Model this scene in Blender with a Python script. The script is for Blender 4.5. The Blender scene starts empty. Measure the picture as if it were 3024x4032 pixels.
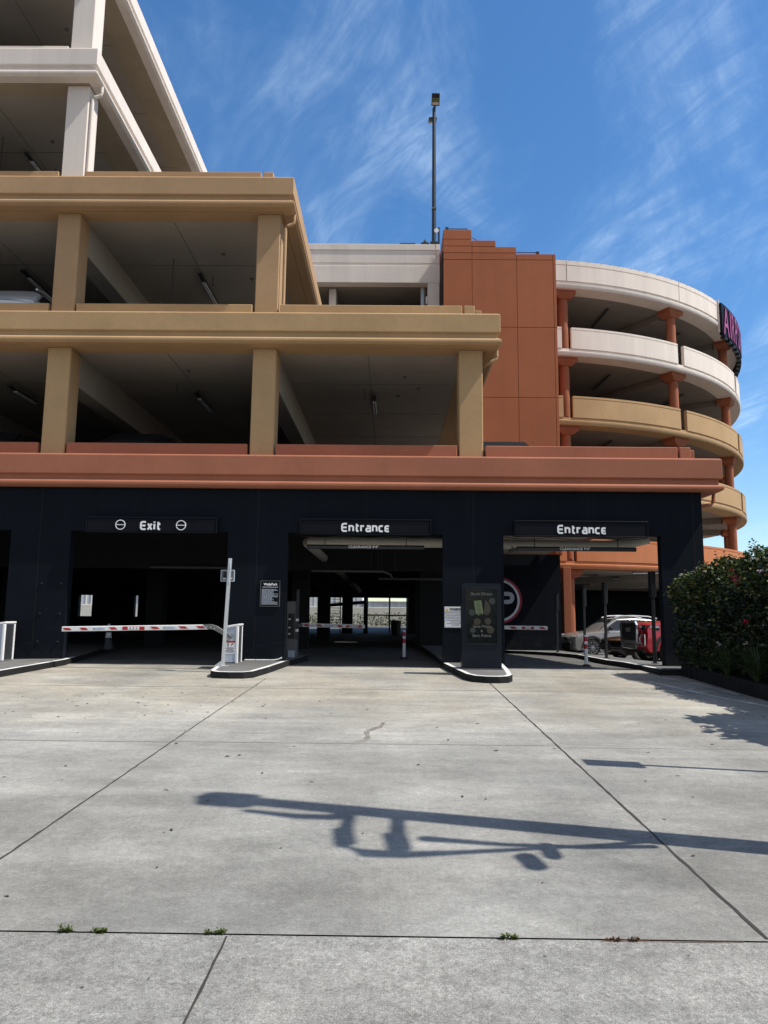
import bpy, math, random
from math import radians as rad, sin, cos, pi, hypot
from mathutils import Vector, Matrix
from mathutils import noise as mnoise
from mathutils.geometry import tessellate_polygon
random.seed(7)
scene = bpy.context.scene
COL = scene.collection

# ------------------------------------------------------------------ camera
cam_d = bpy.data.cameras.new("camera"); cam = bpy.data.objects.new("camera", cam_d); COL.objects.link(cam)
EYE = 1.70
cam_d.sensor_fit = 'VERTICAL'; cam_d.sensor_height = 36.0; cam_d.lens = 26.0
cam_d.clip_start = 0.05; cam_d.clip_end = 6000
yaw, pitch, roll = rad(0.529), rad(7.894), 0.0103
fw = Vector((-sin(yaw)*cos(pitch), cos(yaw)*cos(pitch), sin(pitch)))
r0 = Vector((cos(yaw), sin(yaw), 0)); u0 = r0.cross(fw)
rt = cos(roll)*r0 + sin(roll)*u0; upv = -sin(roll)*r0 + cos(roll)*u0
cm = Matrix((rt, upv, -fw)).transposed().to_4x4(); cm.translation = (0, 0, EYE)
cam.matrix_world = cm
scene.camera = cam

# ------------------------------------------------------------------ sun, sky, exposure
SUNV = Vector((0.65, -0.122, 1.0)).normalized()      # towards the sun
sun_d = bpy.data.lights.new("sun", 'SUN'); sun = bpy.data.objects.new("sun", sun_d); COL.objects.link(sun)
sun_d.energy = 4.3; sun_d.angle = rad(0.5); sun_d.color = (1.0, 0.95, 0.865)
sun.rotation_euler = (-SUNV).to_track_quat('-Z', 'Y').to_euler(); sun.location = (20, -10, 40)
world = bpy.data.worlds.new("World"); scene.world = world; world.use_nodes = True
wn = world.node_tree; wn.nodes.clear()
def N(t, typ, **kw):
    n = t.nodes.new(typ)
    for k, v in kw.items():
        if k in n.inputs: n.inputs[k].default_value = v
        else: setattr(n, k, v)
    return n
sky = N(wn, 'ShaderNodeTexSky'); sky.sky_type = 'NISHITA'; sky.sun_disc = False
sky.sun_elevation = math.asin(SUNV.z); sky.sun_rotation = math.atan2(SUNV.x, SUNV.y)
sky.altitude = 50; sky.air_density = 1.0; sky.dust_density = 0.35; sky.ozone_density = 3.0
hs = N(wn, 'ShaderNodeHueSaturation'); hs.inputs['Saturation'].default_value = 1.24; hs.inputs['Value'].default_value = 1.0
wn.links.new(sky.outputs[0], hs.inputs['Color'])
bg = N(wn, 'ShaderNodeBackground'); bg.inputs[1].default_value = 0.125
wn.links.new(hs.outputs[0], bg.inputs[0])
tc = N(wn, 'ShaderNodeTexCoord'); sep = N(wn, 'ShaderNodeSeparateXYZ'); wn.links.new(tc.outputs['Generated'], sep.inputs[0])
def M(t, op, a=None, b=None, c=None):
    n = t.nodes.new('ShaderNodeMath'); n.operation = op
    for i, v in enumerate((a, b, c)):
        if v is None: continue
        if isinstance(v, (int, float)): n.inputs[i].default_value = v
        else: t.links.new(v, n.inputs[i])
    return n.outputs[0]
zz = M(wn, 'ADD', M(wn, 'MAXIMUM', sep.outputs[2], 0.0), 0.12)
cxn = N(wn, 'ShaderNodeCombineXYZ')
wn.links.new(M(wn, 'DIVIDE', sep.outputs[0], zz), cxn.inputs[0]); wn.links.new(M(wn, 'DIVIDE', sep.outputs[1], zz), cxn.inputs[1])
def cloud_layer(scale, rot, stretch, detail, dist, lo, hi, off):
    m0 = N(wn, 'ShaderNodeMapping'); m0.inputs['Rotation'].default_value = (0, 0, rot); wn.links.new(cxn.outputs[0], m0.inputs[0])
    mp = N(wn, 'ShaderNodeMapping'); mp.inputs['Scale'].default_value = (scale, scale*stretch, 1); mp.inputs['Location'].default_value = off
    wn.links.new(m0.outputs[0], mp.inputs[0])
    nz = N(wn, 'ShaderNodeTexNoise'); nz.inputs['Scale'].default_value = 1.0; nz.inputs['Detail'].default_value = detail; nz.inputs['Roughness'].default_value = 0.62; nz.inputs['Distortion'].default_value = dist
    wn.links.new(mp.outputs[0], nz.inputs['Vector'])
    mr = N(wn, 'ShaderNodeMapRange'); mr.interpolation_type = 'SMOOTHSTEP'; mr.inputs[1].default_value = lo; mr.inputs[2].default_value = hi
    wn.links.new(nz.outputs[0], mr.inputs[0]); return mr.outputs[0]
c1 = cloud_layer(2.6, 0.20, 0.36, 10, 1.0, 0.40, 0.78, (3.1, 0.4, 0))
c2 = cloud_layer(13.0, -0.5, 0.25, 8, 1.4, 0.36, 0.72, (1.7, 5.2, 0))
c3 = cloud_layer(1.5, -0.3, 0.7, 3, 0.5, 0.18, 0.56, (5.3, 1.4, 0))
cl = M(wn, 'MULTIPLY', M(wn, 'MULTIPLY', M(wn, 'ADD', M(wn, 'MULTIPLY', c1, 0.62), M(wn, 'MULTIPLY', M(wn, 'MULTIPLY', c1, c2), 1.7)), c3), 0.24)
cl = M(wn, 'MINIMUM', cl, 0.8)
bg2 = N(wn, 'ShaderNodeBackground'); bg2.inputs[0].default_value = (0.62, 0.79, 1.0, 1); bg2.inputs[1].default_value = 0.95
mixw = N(wn, 'ShaderNodeMixShader'); wn.links.new(cl, mixw.inputs[0]); wn.links.new(bg.outputs[0], mixw.inputs[1]); wn.links.new(bg2.outputs[0], mixw.inputs[2])
# unseen white haze added to the sky behind the camera as neutral fill light
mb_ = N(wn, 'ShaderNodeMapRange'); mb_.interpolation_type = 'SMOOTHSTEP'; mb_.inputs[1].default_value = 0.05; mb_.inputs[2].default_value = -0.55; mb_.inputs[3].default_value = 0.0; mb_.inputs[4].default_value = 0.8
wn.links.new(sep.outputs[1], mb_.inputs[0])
fill_veil = M(wn, 'MULTIPLY', mb_.outputs[0], M(wn, 'ADD', 0.65, M(wn, 'MULTIPLY', c1, 0.35)))
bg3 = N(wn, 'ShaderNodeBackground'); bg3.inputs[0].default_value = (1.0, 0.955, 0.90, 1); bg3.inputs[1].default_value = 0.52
mixb = N(wn, 'ShaderNodeMixShader'); wn.links.new(fill_veil, mixb.inputs[0]); wn.links.new(mixw.outputs[0], mixb.inputs[1]); wn.links.new(bg3.outputs[0], mixb.inputs[2])
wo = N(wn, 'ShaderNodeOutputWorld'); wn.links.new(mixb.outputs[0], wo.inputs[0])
scene.view_settings.view_transform = 'Standard'; scene.view_settings.look = 'None'
scene.view_settings.exposure = 0.45; scene.view_settings.gamma = 1.0; scene.view_settings.use_curve_mapping = False

# ------------------------------------------------------------------ materials
MATS = {}
def new_mat(name):
    m = bpy.data.materials.new(name); m.use_nodes = True; MATS[name] = m
    t = m.node_tree; return m, t, t.nodes['Principled BSDF']
def noise_out(t, vec, scale, detail=4, rough=0.55, dist=0.0):
    n = N(t, 'ShaderNodeTexNoise'); n.inputs['Scale'].default_value = scale; n.inputs['Detail'].default_value = detail
    n.inputs['Roughness'].default_value = rough; n.inputs['Distortion'].default_value = dist
    t.links.new(vec, n.inputs['Vector']); return n.outputs[0]
def mrange(t, v, lo, hi, a, b, smooth=False):
    n = N(t, 'ShaderNodeMapRange'); n.inputs[1].default_value = lo; n.inputs[2].default_value = hi; n.inputs[3].default_value = a; n.inputs[4].default_value = b
    if smooth: n.interpolation_type = 'SMOOTHSTEP'
    t.links.new(v, n.inputs[0]); return n.outputs[0]
def mulcol(t, col, fac):
    n = N(t, 'ShaderNodeMix'); n.data_type = 'RGBA'; n.blend_type = 'MULTIPLY'; n.inputs[0].default_value = 1.0
    if isinstance(col, tuple): n.inputs[6].default_value = col
    else: t.links.new(col, n.inputs[6])
    c = N(t, 'ShaderNodeCombineColor')
    for i in range(3): t.links.new(fac, c.inputs[i])
    t.links.new(c.outputs[0], n.inputs[7]); return n.outputs[2]
def mixcol(t, fac, a, b):
    n = N(t, 'ShaderNodeMix'); n.data_type = 'RGBA'
    if isinstance(fac, (int, float)): n.inputs[0].default_value = fac
    else: t.links.new(fac, n.inputs[0])
    for i, v in ((6, a), (7, b)):
        if isinstance(v, tuple): n.inputs[i].default_value = v
        else: t.links.new(v, n.inputs[i])
    return n.outputs[2]
def c4(c): return (c[0], c[1], c[2], 1.0)
def geo_pos(t):
    g = N(t, 'ShaderNodeNewGeometry'); return g.outputs['Position']
def scaled(t, vec, s):
    m = N(t, 'ShaderNodeMapping'); m.inputs['Scale'].default_value = s; t.links.new(vec, m.inputs[0]); return m.outputs[0]
def bump(t, bsdf, h, strength, dist=0.01):
    b = N(t, 'ShaderNodeBump'); b.inputs['Strength'].default_value = strength; b.inputs['Distance'].default_value = dist
    t.links.new(h, b.inputs['Height']); t.links.new(b.outputs[0], bsdf.inputs['Normal'])
def paint(name, col, rough=0.75, var=0.10, streak=0.08, bumps=0.25, bscale=45, spec=0.25, island=0.0):
    """rolled stucco / concrete paint with weather streaks"""
    m, t, b = new_mat(name); p = geo_pos(t)
    a = mrange(t, noise_out(t, p, 0.55, 5, 0.6), 0.3, 0.7, 1-var, 1+var)
    s = mrange(t, noise_out(t, scaled(t, p, (2.3, 2.3, 0.10)), 1.0, 5, 0.65), 0.35, 0.75, 1+streak*0.4, 1-streak)
    f = mrange(t, noise_out(t, p, 9, 3, 0.6), 0.3, 0.7, 1-var*0.35, 1+var*0.35)
    t.links.new(mulcol(t, c4(col), M(t, 'MULTIPLY', M(t, 'MULTIPLY', a, s), f)), b.inputs['Base Color'])
    if island:
        g = N(t, 'ShaderNodeNewGeometry'); lk = b.inputs['Base Color'].links[0].from_socket
        t.links.new(mulcol(t, lk, mrange(t, g.outputs['Random Per Island'], 0, 1, 1-island, 1+island)), b.inputs['Base Color'])
    b.inputs['Roughness'].default_value = rough; b.inputs['Specular IOR Level'].default_value = spec
    bump(t, b, noise_out(t, p, bscale, 4, 0.6), bumps, 0.012); return m
def worn_black(name, col, dust):
    m = paint(name, col, rough=0.72, var=0.12, streak=0.15, bumps=0.2, spec=0.10); t = m.node_tree; b = t.nodes['Principled BSDF']; p = geo_pos(t); sp = N(t, 'ShaderNodeSeparateXYZ'); t.links.new(p, sp.inputs[0])
    old = b.inputs['Base Color'].links[0].from_socket
    low = mrange(t, sp.outputs[2], 0.60, 1.05, 1.0, 0.0, True); n1 = mrange(t, noise_out(t, p, 3.0, 6, 0.7, 0.4), 0.42, 0.72, 0.0, 1.0)
    scuff = M(t, 'MULTIPLY', mrange(t, noise_out(t, scaled(t, p, (1.6, 1.6, 26)), 1.0, 4, 0.6), 0.60, 0.68, 0.0, 0.55), mrange(t, M(t, 'ABSOLUTE', M(t, 'SUBTRACT', sp.outputs[2], 1.15)), 0.15, 0.5, 1.0, 0.0, True))
    drip = M(t, 'MULTIPLY', mrange(t, noise_out(t, scaled(t, p, (5.5, 5.5, 0.12)), 1.0, 4, 0.6), 0.60, 0.74, 0.0, 0.30), mrange(t, sp.outputs[2], 2.2, 4.6, 0.0, 1.0))
    f = M(t, 'MINIMUM', M(t, 'ADD', M(t, 'ADD', M(t, 'MULTIPLY', M(t, 'MULTIPLY', low, n1), 0.8), scuff), drip), 1.0)
    t.links.new(mixcol(t, f, old, c4(dust)), b.inputs['Base Color']); return m
def plain(name, col, rough=0.5, metal=0.0, coat=0.0, spec=0.5, var=0.06, rv=0.06):
    m, t, b = new_mat(name); p = N(t, 'ShaderNodeTexCoord').outputs['Object']
    a = mrange(t, noise_out(t, p, 4.0, 4, 0.6), 0.3, 0.7, 1-var, 1+var)
    t.links.new(mulcol(t, c4(col), a), b.inputs['Base Color'])
    r = mrange(t, noise_out(t, p, 11.0, 3, 0.6), 0.3, 0.7, max(rough-rv, 0.02), rough+rv); t.links.new(r, b.inputs['Roughness'])
    b.inputs['Metallic'].default_value = metal; b.inputs['Coat Weight'].default_value = coat; b.inputs['Specular IOR Level'].default_value = spec
    return m
paint('red_brown_paint', (0.35, 0.130, 0.074), streak=0.03); paint('tan_paint', (0.45, 0.292, 0.148), streak=0.03); paint('tan_paint_upper', (0.43, 0.272, 0.146), streak=0.03)
paint('white_paint', (0.76, 0.675, 0.60), var=0.04, streak=0.09); paint('brick_paint', (0.39, 0.124, 0.054), var=0.06, streak=0.05, island=0.045)
paint('orange_paint', (0.50, 0.185, 0.080), var=0.06, streak=0.08); paint('column_orange_paint', (0.33, 0.110, 0.055))
worn_black('black_paint', (0.0052, 0.0078, 0.0125), (0.022, 0.023, 0.024))
paint('ceiling_paint', (0.37, 0.325, 0.272), var=0.10, streak=0.02, bumps=0.15); paint('dark_wall_paint', (0.02, 0.02, 0.022)); paint('ramp_ceiling_paint', (0.25, 0.22, 0.195)); paint('bounce_lit_ceiling', (0.58, 0.53, 0.46))  # ground-level ramp ceiling made paler: ground bounce put into its colour
paint('beige_block', (0.80, 0.76, 0.68)); paint('grey_block', (0.60, 0.63, 0.66), streak=0.2); paint('seam_dark', (0.006, 0.007, 0.010), var=0.02)
paint('bounce_tan_soffit', (0.37, 0.30, 0.21)); paint('damper_dark', (0.075, 0.072, 0.068))
plain('sign_black', (0.004, 0.005, 0.009), 0.5, spec=0.12); plain('white_letter', (0.82, 0.83, 0.84), 0.5); plain('metal_white', (0.78, 0.78, 0.78), 0.35)
plain('metal_silver', (0.62, 0.63, 0.64), 0.35, 0.6); plain('cabinet_grey', (0.42, 0.47, 0.55), 0.4); plain('dark_metal', (0.028, 0.031, 0.036), 0.45)
plain('post_black', (0.012, 0.013, 0.015), 0.45); plain('pole_blue_black', (0.018, 0.024, 0.036), 0.4); plain('red_reflect', (0.42, 0.015, 0.02), 0.4)
plain('rubber', (0.018, 0.018, 0.019), 0.8); plain('chrome', (0.82, 0.83, 0.84), 0.2, 0.85); plain('rim_alloy', (0.55, 0.56, 0.58), 0.28, 0.9); plain('glass_dark', (0.010, 0.014, 0.018), 0.05, 0.0, 0.0, 0.8)
plain('car_grey', (0.26, 0.25, 0.24), 0.28, 0.3, 0.8, var=0.015, rv=0.01); plain('car_red', (0.42, 0.010, 0.022), 0.25, 0.25, 1.0, var=0.015, rv=0.01); plain('car_black', (0.010, 0.009, 0.008), 0.22, 0.2, 1.0, var=0.015, rv=0.01); plain('car_white', (0.70, 0.72, 0.74), 0.3, 0.0, 0.8, var=0.015, rv=0.01)
plain('plastic_black', (0.020, 0.020, 0.021), 0.6); plain('lamp_lens', (0.55, 0.58, 0.62), 0.08, 0.1, 0.5); plain('amber_lens', (0.50, 0.10, 0.02), 0.15); plain('pipe_grey', (0.50, 0.47, 0.42), 0.6)
plain('tube_white', (0.75, 0.77, 0.78), 0.4); plain('panel_grey', (0.13, 0.13, 0.13), 0.5); plain('screen_black', (0.003, 0.005, 0.006), 0.12, spec=0.25); plain('screen_text', (0.085, 0.085, 0.080), 0.4); plain('ticket_green', (0.105, 0.14, 0.060), 0.4)
plain('coin_dark', (0.022, 0.026, 0.024), 0.3); plain('coin_gold', (0.034, 0.026, 0.014), 0.3); plain('paper_white', (0.80, 0.82, 0.84), 0.5); plain('ink_black', (0.02, 0.02, 0.022), 0.6); plain('ink_grey', (0.20, 0.21, 0.22), 0.6); plain('ink_blue', (0.10, 0.22, 0.45), 0.5)
plain('warning_yellow', (0.75, 0.48, 0.03), 0.5); plain('letter_magenta', (0.42, 0.055, 0.175), 0.35); plain('neon_tube', (0.60, 0.16, 0.33), 0.3); plain('sign_maroon', (0.025, 0.005, 0.012), 0.4)
plain('logo_red', (0.26, 0.006, 0.022), 0.5); plain('logo_grey', (0.42, 0.46, 0.54), 0.5); plain('logo_white', (0.60, 0.63, 0.70), 0.5)
plain('petal', (0.55, 0.020, 0.085), 0.6); plain('petal_pale', (0.72, 0.60, 0.62), 0.6); plain('bark', (0.10, 0.075, 0.05), 0.9); plain('cone_grey', (0.50, 0.52, 0.53), 0.6); plain('litter', (0.045, 0.032, 0.022), 0.9)
plain('soil', (0.035, 0.027, 0.02), 0.95); plain('kerb_black', (0.015, 0.015, 0.016), 0.75, var=0.3, spec=0.2)
def leafmat(name, col, col2):
    m, t, b = new_mat(name); oi = N(t, 'ShaderNodeNewGeometry')
    t.links.new(mixcol(t, oi.outputs['Random Per Island'], c4(col), c4(col2)), b.inputs['Base Color'])
    b.inputs['Roughness'].default_value = 0.42; b.inputs['Specular IOR Level'].default_value = 0.4
    tr = N(t, 'ShaderNodeBsdfTranslucent'); tr.inputs[0].default_value = (col[0]*1.6, col[1]*1.9, col[2]*0.8, 1)
    mx = N(t, 'ShaderNodeMixShader'); mx.inputs[0].default_value = 0.14
    t.links.new(b.outputs[0], mx.inputs[1]); t.links.new(tr.outputs[0], mx.inputs[2])
    t.links.new(mx.outputs[0], t.nodes['Material Output'].inputs[0]); return m
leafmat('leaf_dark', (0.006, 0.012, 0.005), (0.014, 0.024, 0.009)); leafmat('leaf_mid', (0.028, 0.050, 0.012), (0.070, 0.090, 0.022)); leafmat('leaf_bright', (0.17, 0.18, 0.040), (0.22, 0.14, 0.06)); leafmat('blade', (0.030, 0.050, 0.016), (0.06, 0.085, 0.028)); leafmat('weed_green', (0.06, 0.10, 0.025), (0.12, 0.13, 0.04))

def concrete(name, base, tint, coarse, spots=True, lanes=False):
    m, t, b = new_mat(name); p = geo_pos(t)
    big = noise_out(t, p, 0.28, 4, 0.55, 0.4); mid = noise_out(t, p, 1.3, 6, 0.65, 0.3)
    streaky = noise_out(t, scaled(t, p, (0.45, 1.9, 1)), 1.0, 5, 0.6, 0.5); along = noise_out(t, scaled(t, p, (1.9, 0.16, 1)), 1.0, 4, 0.6, 0.2)
    f = M(t, 'MULTIPLY', mrange(t, big, 0.37, 0.64, 0.83, 1.10), mrange(t, streaky, 0.36, 0.66, 0.86, 1.09))
    f = M(t, 'MULTIPLY', f, mrange(t, mid, 0.3, 0.72, 0.88, 1.11)); f = M(t, 'MULTIPLY', f, mrange(t, along, 0.32, 0.72, 0.94, 1.05))
    fine = noise_out(t, p, 38, 5, 0.75); grit = noise_out(t, p, 150, 3, 0.7); clump = noise_out(t, p, 11, 4, 0.7)
    f = M(t, 'MULTIPLY', f, mrange(t, fine, 0.30, 0.70, 1-0.16*coarse, 1+0.13*coarse)); f = M(t, 'MULTIPLY', f, mrange(t, grit, 0.30, 0.70, 1-0.24*coarse, 1+0.20*coarse)); f = M(t, 'MULTIPLY', f, mrange(t, clump, 0.32, 0.70, 1-0.09*coarse, 1+0.07*coarse))
    if spots:
        v = N(t, 'ShaderNodeTexVoronoi'); v.inputs['Scale'].default_value = 2.1; t.links.new(p, v.inputs['Vector'])
        vd = M(t, 'ADD', v.outputs['Distance'], M(t, 'MULTIPLY', M(t, 'SUBTRACT', fine, 0.5), 0.05))
        sc_ = N(t, 'ShaderNodeSeparateColor'); t.links.new(v.outputs['Color'], sc_.inputs[0])
        thr = M(t, 'MULTIPLY', M(t, 'MAXIMUM', M(t, 'SUBTRACT', sc_.outputs[0], 0.45), 0.0), 0.075)
        spot = mrange(t, M(t, 'SUBTRACT', vd, thr), -0.004, 0.012, 0.45, 1.0)
        f = M(t, 'MULTIPLY', f, spot)
    sp = N(t, 'ShaderNodeSeparateXYZ'); t.links.new(p, sp.inputs[0])
    pat = noise_out(t, scaled(t, p, (0.55, 1.25, 1)), 1.0, 6, 0.68, 0.6); f = M(t, 'MULTIPLY', f, mrange(t, pat, 0.46, 0.60, 0.95, 1.09, True))
    col = mixcol(t, mrange(t, noise_out(t, p, 0.55, 4, 0.6), 0.42, 0.68, 0.0, 1.0), c4(base), c4(tint))
    if lanes:   # old oil drip bands and polished wheel tracks along the driving lanes, dust near the gates
        w = noise_out(t, scaled(t, p, (0.8, 0.5, 1)), 1.0, 4, 0.6)
        def band(x0, half, amt):
            d = M(t, 'ABSOLUTE', M(t, 'ADD', M(t, 'SUBTRACT', sp.outputs[0], x0), M(t, 'MULTIPLY', M(t, 'SUBTRACT', w, 0.5), 0.8)))
            return mrange(t, d, half*0.4, half, 1-amt, 1.0, True)
        for x0, h_, a_ in ((-5.3, 0.9, 0.10), (-0.35, 0.45, 0.04), (3.9, 0.8, 0.10), (-7.3, 0.6, 0.08)): f = M(t, 'MULTIPLY', f, band(x0, h_, a_))
        blot = M(t, 'MULTIPLY', mrange(t, M(t, 'ABSOLUTE', M(t, 'SUBTRACT', sp.outputs[1], 4.9)), 0.4, 1.6, 1.0, 0.0, True), mrange(t, noise_out(t, p, 0.8, 5, 0.65, 0.3), 0.38, 0.60, 0.0, 0.24))
        f = M(t, 'MULTIPLY', f, M(t, 'SUBTRACT', 1.0, blot))
        warm = M(t, 'MULTIPLY', mrange(t, sp.outputs[1], 8.0, 12.5, 0.0, 0.8, True), mrange(t, w, 0.36, 0.62, 0.15, 1.0))
        col = mixcol(t, warm, col, c4((0.345, 0.315, 0.255)))
        f = M(t, 'MULTIPLY', f, mrange(t, sp.outputs[1], 5.0, 10.0, 0.95, 1.12, True))
    # hairline cracks
    vc = N(t, 'ShaderNodeTexVoronoi'); vc.feature = 'DISTANCE_TO_EDGE'; vc.inputs['Scale'].default_value = 0.17
    nd = N(t, 'ShaderNodeTexNoise'); nd.inputs['Scale'].default_value = 1.2; nd.inputs['Detail'].default_value = 6; t.links.new(p, nd.inputs['Vector'])
    va = N(t, 'ShaderNodeVectorMath'); va.operation = 'MULTIPLY_ADD'; t.links.new(nd.outputs['Color'], va.inputs[0]); va.inputs[1].default_value = (1.3, 1.3, 1.3); t.links.new(p, va.inputs[2]); t.links.new(va.outputs[0], vc.inputs['Vector'])
    f = M(t, 'MULTIPLY', f, mrange(t, vc.outputs['Distance'], 0.0, 0.0014, 0.92, 1.0))
    t.links.new(mulcol(t, col, f), b.inputs['Base Color'])
    b.inputs['Roughness'].default_value = 0.88; b.inputs['Specular IOR Level'].default_value = 0.2
    bump(t, b, M(t, 'ADD', fine, M(t, 'MULTIPLY', grit, 0.7)), 0.35*coarse, 0.006); return m
concrete('driveway_concrete', (0.295, 0.291, 0.270), (0.340, 0.330, 0.300), 1.35, lanes=True)
concrete('apron_concrete', (0.290, 0.285, 0.265), (0.335, 0.323, 0.298), 2.2, spots=False)
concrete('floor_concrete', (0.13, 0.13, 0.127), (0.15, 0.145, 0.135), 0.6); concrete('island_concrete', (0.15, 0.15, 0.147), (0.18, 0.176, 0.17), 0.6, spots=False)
concrete('asphalt', (0.06, 0.06, 0.06), (0.075, 0.072, 0.07), 1.0, spots=False)
concrete('kerb_white_paint', (0.78, 0.78, 0.77), (0.70, 0.70, 0.68), 0.4, spots=False)

# ------------------------------------------------------------------ builders
BASE = {}
class MB:
    def __init__(s): s.v = []; s.f = []; s.mi = []; s.cur = 0
    def add(s, vs, fs):
        o = len(s.v); s.v += [tuple(v) for v in vs]
        for f in fs: s.f.append(tuple(o+i for i in f)); s.mi.append(s.cur)
    def box(s, a, b):
        (x0, y0, z0), (x1, y1, z1) = a, b
        s.add([(x0,y0,z0),(x1,y0,z0),(x1,y1,z0),(x0,y1,z0),(x0,y0,z1),(x1,y0,z1),(x1,y1,z1),(x0,y1,z1)],
              [(0,3,2,1),(4,5,6,7),(0,1,5,4),(1,2,6,5),(2,3,7,6),(3,0,4,7)]); return s
    def obox(s, c, ax, ay, az):
        c, ax, ay, az = Vector(c), Vector(ax), Vector(ay), Vector(az); vs = []
        for k in (-1, 1):
            for i, j in ((-1,-1),(1,-1),(1,1),(-1,1)): vs.append(c+ax*i+ay*j+az*k)
        s.add(vs, [(0,3,2,1),(4,5,6,7),(0,1,5,4),(1,2,6,5),(2,3,7,6),(3,0,4,7)]); return s
    def prism(s, poly, o, u, v, d):
        """2D polygon in the plane (o,u,v), extruded by vector d"""
        o, u, v, d = Vector(o), Vector(u), Vector(v), Vector(d); n = len(poly)
        a = [o+u*p[0]+v*p[1] for p in poly]; b = [q+d for q in a]
        tri = tessellate_polygon([[Vector((p[0], p[1], 0)) for p in poly]])
        fs = [tuple(t) for t in tri] + [tuple(i+n for i in reversed(t)) for t in tri] + [(i, (i+1) % n, n+(i+1) % n, n+i) for i in range(n)]
        s.add(a+b, fs); return s
    def sweep(s, prof, path):
        """profile (outward offset, z) swept along a plan path; outward = right of travel"""
        P = [Vector((p[0], p[1])) for p in path]; n = len(prof); rings = []
        for i, p in enumerate(P):
            d0 = (p-P[i-1]).normalized() if i > 0 else (P[1]-p).normalized(); d1 = (P[i+1]-p).normalized() if i < len(P)-1 else d0
            n0 = Vector((d0.y, -d0.x)); n1 = Vector((d1.y, -d1.x)); m = (n0+n1); m = m/(1+n0.dot(n1))
            rings.append([(p.x+m.x*q[0], p.y+m.y*q[0], q[1]) for q in prof])
        vs = [v for r_ in rings for v in r_]; fs = []
        for i in range(len(P)-1):
            for k in range(n): fs.append((i*n+k, i*n+(k+1) % n, (i+1)*n+(k+1) % n, (i+1)*n+k))
        tri = tessellate_polygon([[Vector((q[0], q[1], 0)) for q in prof]]); L = (len(P)-1)*n
        fs += [tuple(t) for t in tri] + [tuple(L+i for i in reversed(t)) for t in tri]
        s.add(vs, fs); return s
    def tube(s, pts, r, n=10, cap=True):
        pts = [Vector(p) for p in pts]; rs = r if isinstance(r, (list, tuple)) else [r]*len(pts); vs = []; fs = []
        for i, p in enumerate(pts):
            d = (pts[min(i+1, len(pts)-1)]-pts[max(i-1, 0)]).normalized()
            a = d.orthogonal() if abs(d.z) > 0.95 else d.cross(Vector((0, 0, 1)))
            if abs(d.z) > 0.95: a = Vector((1, 0, 0)) - d*d.x
            a.normalize(); b = d.cross(a)
            for k in range(n):
                t = 2*pi*k/n; vs.append(p+(a*cos(t)+b*sin(t))*rs[i])
        for i in range(len(pts)-1):
            for k in range(n): fs.append((i*n+k, i*n+(k+1) % n, (i+1)*n+(k+1) % n, (i+1)*n+k))
        if cap: fs += [tuple(range(n-1, -1, -1)), tuple((len(pts)-1)*n+k for k in range(n))]
        s.add(vs, fs); return s
    def lathe(s, prof, c, n=24, axis='z', ring=False):
        c = Vector(c); vs = []; fs = []
        for r_, h in prof:
            for k in range(n):
                t = 2*pi*k/n
                vs.append(c+(Vector((r_*cos(t), r_*sin(t), h)) if axis == 'z' else Vector((r_*cos(t), h, r_*sin(t)))))
        for i in range(len(prof)-1):
            for k in range(n): fs.append((i*n+k, i*n+(k+1) % n, (i+1)*n+(k+1) % n, (i+1)*n+k))
        if ring:
            L = (len(prof)-1)*n; fs += [(L+k, L+(k+1) % n, (k+1) % n, k) for k in range(n)]
        else: fs += [tuple(range(n-1, -1, -1)), tuple((len(prof)-1)*n+k for k in range(n))]
        s.add(vs, fs); return s
    def quad(s, *p): s.add(p, [tuple(range(len(p)))]); return s
    def arc_band(s, prof, c, a0, a1, n=24):
        """profile (radius, z) swept over angles (deg, 0 = towards -Y, + towards +X)"""
        vs = []; k = len(prof); fs = []
        for i in range(n+1):
            a = rad(a0+(a1-a0)*i/n)
            for r_, z in prof: vs.append((c[0]+r_*sin(a), c[1]-r_*cos(a), z))
        for i in range(n):
            for j in range(k): fs.append((i*k+j, i*k+(j+1) % k, (i+1)*k+(j+1) % k, (i+1)*k+j))
        tri = tessellate_polygon([[Vector((q[0], q[1], 0)) for q in prof]])
        fs += [tuple(t) for t in tri] + [tuple(n*k+i for i in reversed(t)) for t in tri]
        s.add(vs, fs); return s
    def build(s, name, mat, parent=None, bevel=0, smooth=False, seg=1):
        mats = mat if isinstance(mat, (list, tuple)) else [mat]
        b = BASE.get(parent.name, Vector()) if parent else Vector()
        me = bpy.data.meshes.new(name); me.from_pydata([tuple(Vector(v)-b) for v in s.v], [], s.f)
        for m in mats: me.materials.append(MATS[m])
        if len(mats) > 1: me.polygons.foreach_set('material_index', s.mi)
        import bmesh
        bm = bmesh.new(); bm.from_mesh(me); bmesh.ops.recalc_face_normals(bm, faces=bm.faces); bm.to_mesh(me); bm.free()
        if smooth:
            me.polygons.foreach_set('use_smooth', [True]*len(me.polygons)); me.set_sharp_from_angle(angle=rad(38))
        me.update(); o = bpy.data.objects.new(name, me); COL.objects.link(o)
        if parent: o.parent = parent; BASE[o.name] = b
        if bevel:
            md = o.modifiers.new('edge', 'BEVEL'); md.width = bevel; md.segments = seg; md.limit_method = 'ANGLE'; md.angle_limit = rad(40)
        return o
def tag(o, label=None, cat=None, group=None, kind=None):
    if label: o['label'] = label
    if cat: o['category'] = cat
    if group: o['group'] = group
    if kind: o['kind'] = kind
    return o
def thing(name, label, cat, base=(0, 0, 0), group=None, rotz=0.0, local=False):
    o = bpy.data.objects.new(name, None); COL.objects.link(o); o.location = base; o.rotation_euler = (0, 0, rotz); o.empty_display_size = 0.3
    BASE[o.name] = Vector((0, 0, 0)) if local else Vector(base); return tag(o, label, cat, group)
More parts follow.
